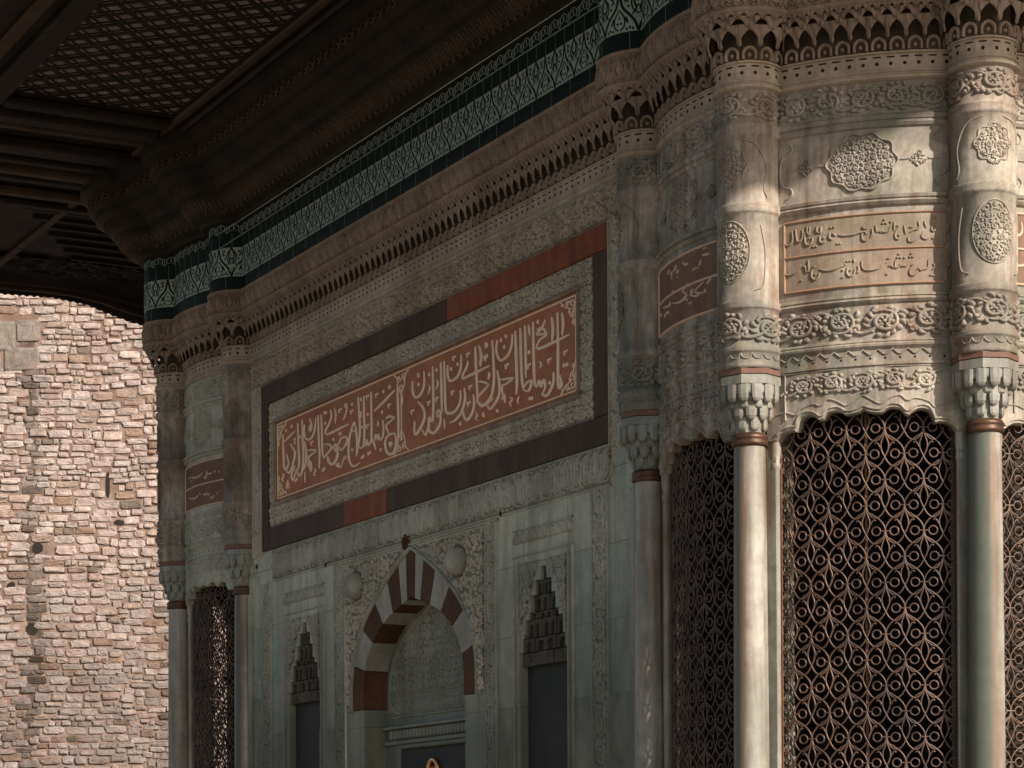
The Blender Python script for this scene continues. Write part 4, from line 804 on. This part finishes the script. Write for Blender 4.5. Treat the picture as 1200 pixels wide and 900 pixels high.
# ================================================================== rounded corner panels, windows, grilles
AL = alpha(0)
CUSP = [(0, 0), (.05, -.010), (.12, -.017), (.20, -.019), (.215, -.010), (.27, .001), (.32, .003), (.38, -.001), (.42, -.014), (.445, -.029), (.49, -.031), (.51, -.020), (.57, -.008), (.63, -.005), (.69, -.012), (.735, -.032), (.75, -.068), (.80, -.062), (.88, -.065), (.95, -.078), (1.0, -.10)]
CX = [q[0] for q in CUSP]; CZ = [q[1] for q in CUSP]
PEAK = 1.915
PROF = [(1.99, 0), (2.098, 0), (2.102, .008), (2.112, .008), (2.115, 0), (2.166, 0), (2.172, .006), (2.180, .014), (2.188, .016), (2.196, .010), (2.199, .013), (2.206, .010), (2.214, 0), (2.358, 0), (2.364, .009), (2.374, .018), (2.385, .010), (2.389, .015), (2.398, .013), (2.404, 0), (2.768, 0), (2.774, .012), (2.786, .022), (2.797, .010), (2.801, .018), (2.813, .022), (2.822, 0), (3.098, 0), (3.104, .010), (3.116, .018), (3.128, .010), (3.132, .016), (3.148, .020), (3.158, .006), (3.161, 0), (3.30, 0)]
def grille_cell():
    w, h = .162, .109; L = []
    for d in (-1, 1):
        L.append([(0, 0), (d * .01 * w, -.20 * h), (d * .16 * w, -.34 * h), (d * .36 * w, -.56 * h), (d * .475 * w, -.80 * h), (d * .50 * w, -1.0 * h)])
        L.append([(0, -.15 * h), (d * .045 * w, -.36 * h), (d * .10 * w, -.60 * h), (d * .085 * w, -.85 * h), (0, -1.12 * h)])
        t = np.linspace(0, 2 * np.pi, 13); L.append([(d * .265 * w + .115 * w * math.cos(q), -1.0 * h + .115 * w * math.sin(q)) for q in t])
        L.append([(d * .38 * w, -1.0 * h), (d * .5 * w, -1.0 * h)])
        L.append([(d * .5 * w, -1.0 * h), (d * .45 * w, -1.25 * h), (d * .33 * w, -1.45 * h), (d * .20 * w, -1.48 * h), (d * .08 * w, -1.33 * h), (0, -1.12 * h)])
        L.append([(d * .10 * w, -.78 * h), (d * .16 * w, -.62 * h), (d * .21 * w, -.55 * h), (d * .25 * w, -.60 * h)])
    return w, h, L
GW, GH, GL = grille_cell()
def grille_tubes(arc, z0, z1):
    """Bars swept with a five-sided section; (u, z, h)."""
    V, F = [], []; n = 0; rr = .0042; A = np.linspace(0, 2 * np.pi, 6)[:-1]
    cell = []
    for pl in GL:
        P = catmull(pl, 2) if len(pl) > 2 and len(pl) < 10 else np.array(pl, float)
        T = np.gradient(P, axis=0); T /= (np.hypot(T[:, 0], T[:, 1]) + 1e-9)[:, None]; N = np.stack([-T[:, 1], T[:, 0]], 1)
        X = np.zeros((len(P), 5, 3)); X[:, :, :2] = P[:, None] + N[:, None] * (rr * np.cos(A))[None, :, None]; X[:, :, 2] = rr * 1.2 * np.sin(A)
        cell.append(X)
    rows = int((z1 - z0) / GH) + 2
    for k in range(rows):
        zt = z1 - k * GH; nu = int(arc / GW) + 2
        for j in range(-nu, nu + 1):
            u = (j + (.5 if k % 2 else 0)) * GW
            if abs(u) > arc + GW * .5: continue
            for X in cell:
                Y = X.reshape(-1, 3).copy(); Y[:, 0] += u; Y[:, 1] += zt; m = len(X)
                i = (np.arange(m - 1)[:, None] * 5); q = np.arange(5)[None]; f = np.stack([i + q, i + (q + 1) % 5, i + 5 + (q + 1) % 5, i + 5 + q], 2).reshape(-1, 4)
                ok = (np.abs(Y[:, 0]) < arc) & (Y[:, 1] > z0); f = f[ok[f].all(1)]
                if len(f): V.append(Y); F.append(f + n); n += len(Y)
    return np.vstack(V), np.vstack(F)
RG = 1.065
gr_arc = RG * R(20.3)
GV, GF = grille_tubes(gr_arc, -.42, 1.953)
def tower(Cc, sg, near):
    for k in range(3):
        lo, hi = TH[k] + AL, TH[k + 1] - AL; mid = (lo + hi) / 2; hw = (hi - lo) / 2
        mid *= sg
        def pt(a, r_, z): return (Cc[0] + r_ * math.sin(mid + a), Cc[1] - r_ * math.cos(mid + a), z)
        A = np.linspace(-hw - R(3.4), hw + R(3.4), 97)
        ow = hw + R(1.2)
        def cz(a): return PEAK + np.interp(min(1, abs(a) / ow), CX, CZ)
        b = MB()
        rows = [[pt(a, RP - .075, cz(a) + .006) for a in A], [pt(a, RP - .012, cz(a)) for a in A], [pt(a, RP, cz(a) + .006) for a in A], [pt(a, RP, cz(a) + .02) for a in A], [pt(a, RP, 1.97) for a in A]]
        rows += [[pt(a, RP + o_, z_) for a in A] for z_, o_ in PROF]
        b.grid(rows); pn = b.obj('tower_panel', M['tower'] if near else M['marble'], FB)
        mat = M['tower'] if near else M['marble']
        tagl(pn, ('curved carved marble panel of the near round corner', 'curved carved marble panel of the far round corner')[0 if near else 1])
        cm0 = cyl_map(Cc, RP); cm = lambda U, V, H: cm0(U + mid * RP, V, H)
        aw = hw * RP
        # carved friezes
        r = Rel(); rinceau(r, -aw + .005, aw - .005, 2.226, 2.348, .0080, .015, 3 + k, 13); r.obj('scroll_frieze', cm, mat, pn)
        r = Rel(); e_ = aw - .045; rinceau(r, -e_, e_, 1.992, 2.082, .0070, .012, 9 + k, 9, 1.6)
        r.stroke([(-e_ - .018, 1.90), (-e_ - .018, 2.092), (-e_ - .016, 2.094), (e_ + .016, 2.094), (e_ + .018, 2.092), (e_ + .018, 1.90)], .004, .008, (1, 1), 3)
        us = np.linspace(-ow * .98, ow * .98, 90)
        r.stroke(np.stack([us * RP, [cz(a) + .020 for a in us]], 1), .006, .007, (1, 1), raw=True)
        cus = np.stack([us * RP, [max(cz(a), PEAK - .045) + .052 + .012 * math.cos(a / ow * 14) for a in us]], 1); r.stroke(cus, .0045, .006, (1, 1), raw=True)
        r.obj('cusped_border', cm, mat, pn)
        r = Rel(); rinceau(r, -aw + .004, aw - .004, 3.174, 3.286, .0068, .012, 60 + k, 13, 1.25); r.obj('leaf_frieze', cm, mat, pn)
        r = Rel(); hl = Rel(); n = int(2 * aw / .058)
        for q in range(n):
            s = -aw + (q + .5) * 2 * aw / n; w_ = aw / n
            r.stroke([(s - w_, 2.168), (s - w_ * .6, 2.158), (s, 2.145), (s + w_ * .6, 2.158), (s + w_, 2.168)], .0045, .007, (1, 1), 3); hl.disc(s, 2.131, .0068, .001, 8)
        r.obj('lambrequin', cm, mat, pn); hl.obj('hole_row', cm, M['hole'], pn)
        # medallion field
        r = Rel(); t = np.linspace(0, 2 * np.pi, 72); lob = 1 + .06 * np.cos(10 * t)
        r.stroke(np.stack([.145 * lob * np.cos(t), 2.962 + .118 * lob * np.sin(t)], 1), .005, .010, (1, 1), raw=True)
        fill(r, -.15, .15, 2.83, 3.09, .05, .0048, .008, lambda U, V: (U / .135) ** 2 + ((V - 2.962) / .108) ** 2 < 1, 50 + k)
        for d in (-1, 1):
            r.stroke([(d * .15, 2.962), (d * .20, 2.965)], .004, .006, (1, 1)); fill(r, d * .24 - .04, d * .24 + .04, 2.93, 3.0, .038, .004, .008, lambda U, V: (np.abs(U - d * .24) / .04 + np.abs(V - 2.963) / .034) < 1.1, 55)
            r.stroke([(d * .28, 2.963), (d * .33, 2.963)], .003, .006, (1, 1))
            r.stroke([(d * (aw - .04), 2.845), (d * (aw - .065), 2.86), (d * (aw - .06), 2.885), (d * (aw - .02), 2.905), (d * (aw - .008), 2.96), (d * (aw - .02), 3.02), (d * (aw - .06), 3.04), (d * (aw - .065), 3.065), (d * (aw - .04), 3.085)], .004, .007, (1, 1))
        r.obj('medallion', cm, mat, pn)
        # inscription plaque
        pz0, pz1, zm = 2.442, 2.740, 2.591; pw = aw - .028
        b = MB(); U_ = np.linspace(-pw, pw, 41) / RP
        b.grid([[pt(a, RP + o_, z_) for a in U_] for z_, o_ in ((pz0, -.002), (pz0, .003), (pz1, .003), (pz1, -.002))])
        pq = b.obj('inscription_plaque', M['plaque'] if near and k == 1 else M['plaquefar'], pn)
        r = Rel()
        for z_ in (pz0, zm, pz1): r.stroke([(-pw, z_), (0, z_), (pw, z_)], .0065, .010, (1, 1), 12)
        r.stroke([(-pw, pz0), (-pw, zm), (-pw, pz1)], .0065, .010, (1, 1))
        for z_ in (pz0, zm):
            hgt = pz1 - zm; r.stroke([(pw - .005, z_ + .006), (pw + .005, z_ + .02), (pw + .002, z_ + .05), (pw + .012, z_ + .065), (pw + .020, z_ + hgt / 2), (pw + .012, z_ + hgt - .065), (pw + .002, z_ + hgt - .05), (pw + .005, z_ + hgt - .02), (pw - .005, z_ + hgt - .006)], .006, .010, (1, 1))
        r.obj('plaque_border', cm, M['orange'] if near and k == 1 else M['golddim'], pn)
        TX = None
        if near: TX = TXT_A if k == 0 else TXT_B
        else: TX = TXT_F if k == 0 else TXT_B
        native = k == 0 or (near and k == 1)
        if native or True:
            r = Rel(); shift = 0 if native else (math.degrees(mid) - 45.0)
            for st in TX:
                pts = [(R(st[i] / 100 + shift) * RP, st[i + 1] / 1000) for i in range(1, len(st), 2)]
                if len(pts) == 2 and abs(pts[0][0] - pts[1][0]) < .012 and abs(pts[0][1] - pts[1][1]) < .012: r.disc((pts[0][0] + pts[1][0]) / 2, (pts[0][1] + pts[1][1]) / 2, .0062, .006, 7)
                else: r.stroke(pts, .0058 if near and k == 1 else .0068, .007, (.5, .4), 4)
            r.obj('lettering', lambda U, V, H: cm0(U, V, H + .003), M['plaque'] if near and k == 1 else M['golddim'], pn)
        # window: grille, side colonnettes, rust-red lining
        V = GV.copy(); X = np.stack([Cc[0] + (RG + V[:, 2]) * np.sin(mid + V[:, 0] / RG), Cc[1] - (RG + V[:, 2]) * np.cos(mid + V[:, 0] / RG), V[:, 1]], 1)
        gr = mesh_obj('window_grille', X, GF, M['bronze'], FB, True)
        tagl(gr, 'bronze scrollwork grille of the %s round corner' % ('near' if near else 'far'))
        b = MB()
        for d in (-1, 1):
            a = d * (gr_arc / RG + .004); b.grid([[pt(a + q1 / RG, RG + q2, z_) for q1, q2 in ((-.006, -.010), (.006, -.010), (.006, .010), (-.006, .010))] for z_ in (-.42, 1.95)], True)
        for z_ in (-.41,): b.grid([[pt(a, RG - .014 + q2, z_ + q1) for q1, q2 in ((-.008, -.008), (.008, -.008), (.008, .008), (-.008, .008))] for a in np.linspace(-gr_arc / RG, gr_arc / RG, 13)], True)
        b.grid([[pt(q1 / RG, RG - .016 + q2, z_) for q1, q2 in ((-.005, -.006), (.005, -.006), (.005, .006), (-.005, .006))] for z_ in (-.42, 1.95)], True)
        b.obj('grille_frame', M['rust'], gr)
        if k == 0 or (near and k == 2):
            b = MB(); a0, a1 = (-hw * sg, (-hw + hw * .75) * sg) if k == 0 else (-hw * 1.1, hw * 1.1)
            b.grid([[pt(a0 + (a1 - a0) * q / 8, r_, z_) for r_, z_ in ((.985, -.44), (.985, 1.99), (.955, 1.99), (.955, -.44))] for q in range(9)], True)
            b.obj('sun_blocker', M['wood'], FB)  # added panel behind the grille, stops sun passing through the corner
        b = MB()
        for d in (-1, 1):
            c_ = pt(d * (hw + R(2.0)), RP - .028, 0); b.lathe([(.0165, -.95), (.0165, 1.70), (.020, 1.705), (.020, 1.725), (.0165, 1.73), (.022, 1.77), (.022, 1.82)], 14, (c_[0], c_[1]))
        b.obj('window_colonnette', M['colonnette'], FB, True)
        b = MB(); Ai = np.linspace(-hw - R(2), hw + R(2), 13)
        b.grid([[pt(a, r_, z_) for a in Ai] for r_, z_ in ((RP - .012, -.45), (RP + .03, -.45), (RP + .04, -.47), (RP + .04, -.53), (RP + .0, -.56), (RP, -1.2))])
        b.grid([[pt(a, r_, -.45) for a in Ai] for r_ in (RP - .012, RP - .20)]); b.obj('window_sill', M['marble'], FB)
        b = MB(); b.grid([[pt(a, r_, z_) for a in Ai] for r_, z_ in ((RP - .075, 1.80), (RP - .075, 1.925))]) if False else None
    # piers behind the columns, plinth, interior
    b = MB()
    for th in TH:
        a = th * sg; q = R(4.75)
        sec = [(a - q, RP - .010), (a - q, .96), (a + q, .96), (a + q, RP - .010)]
        b.grid([[(Cc[0] + r_ * math.sin(t_), Cc[1] - r_ * math.cos(t_), z_) for t_, r_ in sec] for z_ in (-1.2, 3.3)], True)
    b.obj('window_pier', M['pier'], FB)
    b = MB(); b.lathe([(1.36, -1.6), (1.36, -1.34), (1.33, -1.30), (1.30, -1.25), (1.30, -1.14), (1.27, -1.12), (.90, -1.12)], 48, tuple(Cc)); b.obj('tower_plinth', M['marble'], FB)
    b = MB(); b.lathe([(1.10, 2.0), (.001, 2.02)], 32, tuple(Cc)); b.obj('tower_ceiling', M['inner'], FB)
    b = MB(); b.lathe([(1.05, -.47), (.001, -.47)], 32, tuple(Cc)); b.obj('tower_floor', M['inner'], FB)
tower(CT, 1, True); tower(CF, -1, False)
# core of the building: side and rear walls seen through the windows
b = MB()
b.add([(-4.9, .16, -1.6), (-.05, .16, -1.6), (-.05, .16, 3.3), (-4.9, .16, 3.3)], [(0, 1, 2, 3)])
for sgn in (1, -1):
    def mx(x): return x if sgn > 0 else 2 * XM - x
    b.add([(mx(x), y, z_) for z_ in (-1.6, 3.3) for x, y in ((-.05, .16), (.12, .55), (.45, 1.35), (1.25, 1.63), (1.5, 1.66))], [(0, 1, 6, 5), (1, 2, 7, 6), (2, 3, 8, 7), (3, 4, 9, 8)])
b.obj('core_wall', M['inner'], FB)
b = MB(); b.box(XR - .3, XR, 1.72, 8.4, -1.6, 3.3); b.box(2 * XM - XR, 2 * XM - XR + .3, 1.72, 8.4, -1.6, 3.3); b.box(2 * XM - XR, XR, 8.1, 8.45, -1.6, 4.6)
b.obj('side_wall', M['sidewall'], FB)

# ================================================================== eave, ceiling and roof
EX0, EX1, EY0, EY1 = -9.15, 3.80, -2.55, 10.6
SOF = 4.72
corn = path_loft('wooden_cornice', [(.08, 4.188), (.13, 4.192), (.145, 4.205), (.145, 4.215), (.185, 4.23), (.19, 4.245), (.20, 4.245), (.265, 4.315), (.275, 4.325), (.275, 4.345), (.30, 4.355), (.36, 4.43), (.42, 4.46), (.42, 4.50), (.46, 4.52), (.46, 4.60), (.52, 4.62), (.52, SOF)], M['wood'], FB)
f, S, _ = path_map(.235)
r = Rel(); n = int(2 * S_VIS / .075); c = Rel()
c.stroke([(-.032, .075), (-.026, .03), (0, .0), (.026, .03), (.032, .075)], .006, .006, (1, 1), 4); c.leaf(0, .07, -1.57, .05, .014, .008)
for k in range(n): r.put(c, -S_VIS + (k + .5) * 2 * S_VIS / n, 4.235)
r.obj('leaf_moulding', lambda U, V, H: f(U, V, H + (V - 4.28) * .93), M['woodred'], corn)
f2 = path_map(.50)[0]; r = Rel(); c2 = Rel(); n2 = int(2 * S_VIS / .09)
c2.stroke([(-.038, .055), (-.03, .02), (0, .0), (.03, .02), (.038, .055)], .005, .008, (1, 1), 4); c2.disc(0, .03, .012, .010, 7)
for k in range(n2): r.put(c2, -S_VIS + (k + .5) * 2 * S_VIS / n2, 4.53)
r.obj('leaf_moulding', lambda U, V, H: f2(U, V, H - .038), M['woodred'], corn)
f3 = path_map(.37)[0]; r = Rel()
fill(r, -S_VIS, S_VIS, 4.365, 4.445, .075, .006, .010, None, 91)
r.obj('cove_carving', lambda U, V, H: f3(U, V, H + (V - 4.445) * .85), M['wood'], corn)
def sof_rects():
    """soffit boards with recessed lattice fields"""
    return [(-4.62, -.48, -1.70, -.66)]
b = MB(); L0 = sof_rects()[0]
b.add([(EX0, EY0, SOF), (EX1, EY0, SOF), (EX1, EY1, SOF), (EX0, EY1, SOF), (L0[0], L0[2], SOF), (L0[1], L0[2], SOF), (L0[1], L0[3], SOF), (L0[0], L0[3], SOF)], [(0, 1, 5, 4), (1, 2, 6, 5), (2, 3, 7, 6), (3, 0, 4, 7)])
b.add([(x, y, z_) for z_ in (SOF, SOF + .05) for x, y in ((L0[0], L0[2]), (L0[1], L0[2]), (L0[1], L0[3]), (L0[0], L0[3]))], [(0, 1, 5, 4), (1, 2, 6, 5), (2, 3, 7, 6), (3, 0, 4, 7)])
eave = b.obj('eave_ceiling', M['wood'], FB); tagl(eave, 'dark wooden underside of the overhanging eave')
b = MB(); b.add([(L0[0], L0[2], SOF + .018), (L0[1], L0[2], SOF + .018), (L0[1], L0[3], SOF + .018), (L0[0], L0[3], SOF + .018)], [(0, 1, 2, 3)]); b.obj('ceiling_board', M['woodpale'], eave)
b = MB(); sp = .20; ln = L0[3] - L0[2]
k = L0[0] - ln
while k < L0[1]:
    for d in (1, -1):
        # clip a 45 degree slat to the field
        x0, y0, x1, y1 = (k, L0[2], k + ln, L0[3]) if d > 0 else (k, L0[3], k + ln, L0[2])
        for q, wd in ((0, .034), (.07, .012)):
            t0 = max(0, (L0[0] - x0 - q) / ln); t1 = min(1, (L0[1] - x0 - q) / ln)
            if t1 - t0 > .02:
                p = lambda t: (x0 + q + (x1 - x0) * t, y0 + (y1 - y0) * t, SOF + (.0125 if d > 0 else .0145))
                b.bar(p(t0), p(t1), wd, .004)
    k += sp
b.obj('ceiling_lattice', M['wood'], eave)
def beam(x0, x1, y0, y1, d=.05, m='wood', nm='ceiling_beam'):
    b = MB(); b.box(x0, x1, y0, y1, SOF - d, SOF - .001, min(.015, d * .3)); b.obj(nm, M[m], eave)
beam(-8.9, EX1, -.655, -.60, .03, 'woodred'); beam(-4.9, EX1, -.56, -.525, .045)
beam(-4.75, EX1, -1.86, -1.715, .055); beam(-4.75, EX1, -2.02, -1.93, .03, 'woodred'); beam(-4.75, EX1, -2.30, -2.16, .05)
beam(-4.76, -4.64, -1.71, -.66, .055); beam(-4.98, -4.83, -2.5, -.66, .075); beam(-5.20, -5.13, -2.5, -.3, .04, 'woodred'); beam(-5.62, -5.42, -2.5, -.3, .07)
for k, x in enumerate((-5.85, -6.05, -6.25, -6.55, -6.85)): beam(x - .05, x + .05, -2.5, -.55 + .28 * k * .2, .045 + .015 * (k % 2), 'woodred' if k % 2 else 'wood')
b = MB()
for d in (): b.bar((-5.55 - d, -.42 - d * .2, SOF - .03), (-8.6 - d, -2.35 - d * .2, SOF - .03), .08, .06)
for d in (0, .2): b.bar((-6.4 - d, -.05, SOF - .04), (-9.0, 1.2 - d, SOF - .04), .10, .08)
for k in range(7): b.bar((-7.0 - .2 * k, -.9 + .12 * k, SOF - .012), (-7.0 - .2 * k, 1.6, SOF - .012), .035, .024)
b.obj('corner_beam', M['wood'], eave)
# carved blocks near the corner
r = Rel(); 
fill(r, -9.0, -8.25, -2.3, 2.5, .34, .035, .03, None, 77)
r.obj('ceiling_carving', lambda U, V, H: np.stack([U, V, SOF - .002 - H], 1), M['wood'], eave)
# hanging fascia: edge height varies as on the left side
EDGE = [(-2.6, 4.60), (-.47, 4.612), (-.05, 4.628), (.24, 4.603), (.456, 4.54), (.60, 4.503), (.75, 4.478), (1.1, 4.45), (2.2, 4.45), (7.2, 4.45), (8.3, 4.6), (10.6, 4.6)]
def edge_z(y): return np.interp(y, [q[0] for q in EDGE], [q[1] for q in EDGE])
def fascia(fn, n, tooth):
    b = MB(); rows = [[], [], [], [], []]
    for k in range(n + 1):
        t = k / n; x, y, z_, nx, ny = fn(t); zt = z_ - (.012 if k % 2 else 0)
        rows[0].append((x, y, 4.93)); rows[1].append((x, y, zt)); rows[2].append((x - nx * .03, y - ny * .03, zt)); rows[3].append((x - nx * .10, y - ny * .10, z_ + .05)); rows[4].append((x - nx * .45, y - ny * .45, SOF - .003))
    b.grid(rows); b.obj('eave_fringe', M['wood'], eave)
fascia(lambda t: (EX0, EY0 + (EY1 - EY0) * t, float(edge_z(EY0 + (EY1 - EY0) * t)), -1, 0), 440, 0)
fascia(lambda t: (EX1, EY0 + (EY1 - EY0) * t, 4.46, 1, 0), 440, 0)
fascia(lambda t: (EX0 + (EX1 - EX0) * t, EY0, 4.60, 0, -1), 440, 0)
b = MB()
for q, d in ((.16, .035), (.24, .02)):
    for k in range(60):
        y0, y1 = EY0 + (EY1 - EY0) * k / 60, EY0 + (EY1 - EY0) * (k + 1) / 60
        z0 = SOF - (SOF - float(edge_z(y0))) * (1 - (q - .1) / .35) - .012; z1 = SOF - (SOF - float(edge_z(y1))) * (1 - (q - .1) / .35) - .012
        b.bar((EX0 + q, y0, z0), (EX0 + q, y1, z1), d, .02)
b.obj('fringe_moulding', M['woodred'], eave)
b = MB(); cx_, cy_ = (EX0 + EX1) / 2, (EY0 + EY1) / 2
b.add([(EX0 - .03, EY0 - .03, 4.93), (EX1 + .03, EY0 - .03, 4.93), (EX1 + .03, EY1 + .03, 4.93), (EX0 - .03, EY1 + .03, 4.93), (cx_ - 2, cy_ - 2, 6.6), (cx_ + 2, cy_ - 2, 6.6), (cx_ + 2, cy_ + 2, 6.6), (cx_ - 2, cy_ + 2, 6.6)], [(0, 1, 5, 4), (1, 2, 6, 5), (2, 3, 7, 6), (3, 0, 4, 7), (4, 5, 6, 7), (0, 3, 2, 1)])
b.obj('lead_roof', M['lead'], FB)
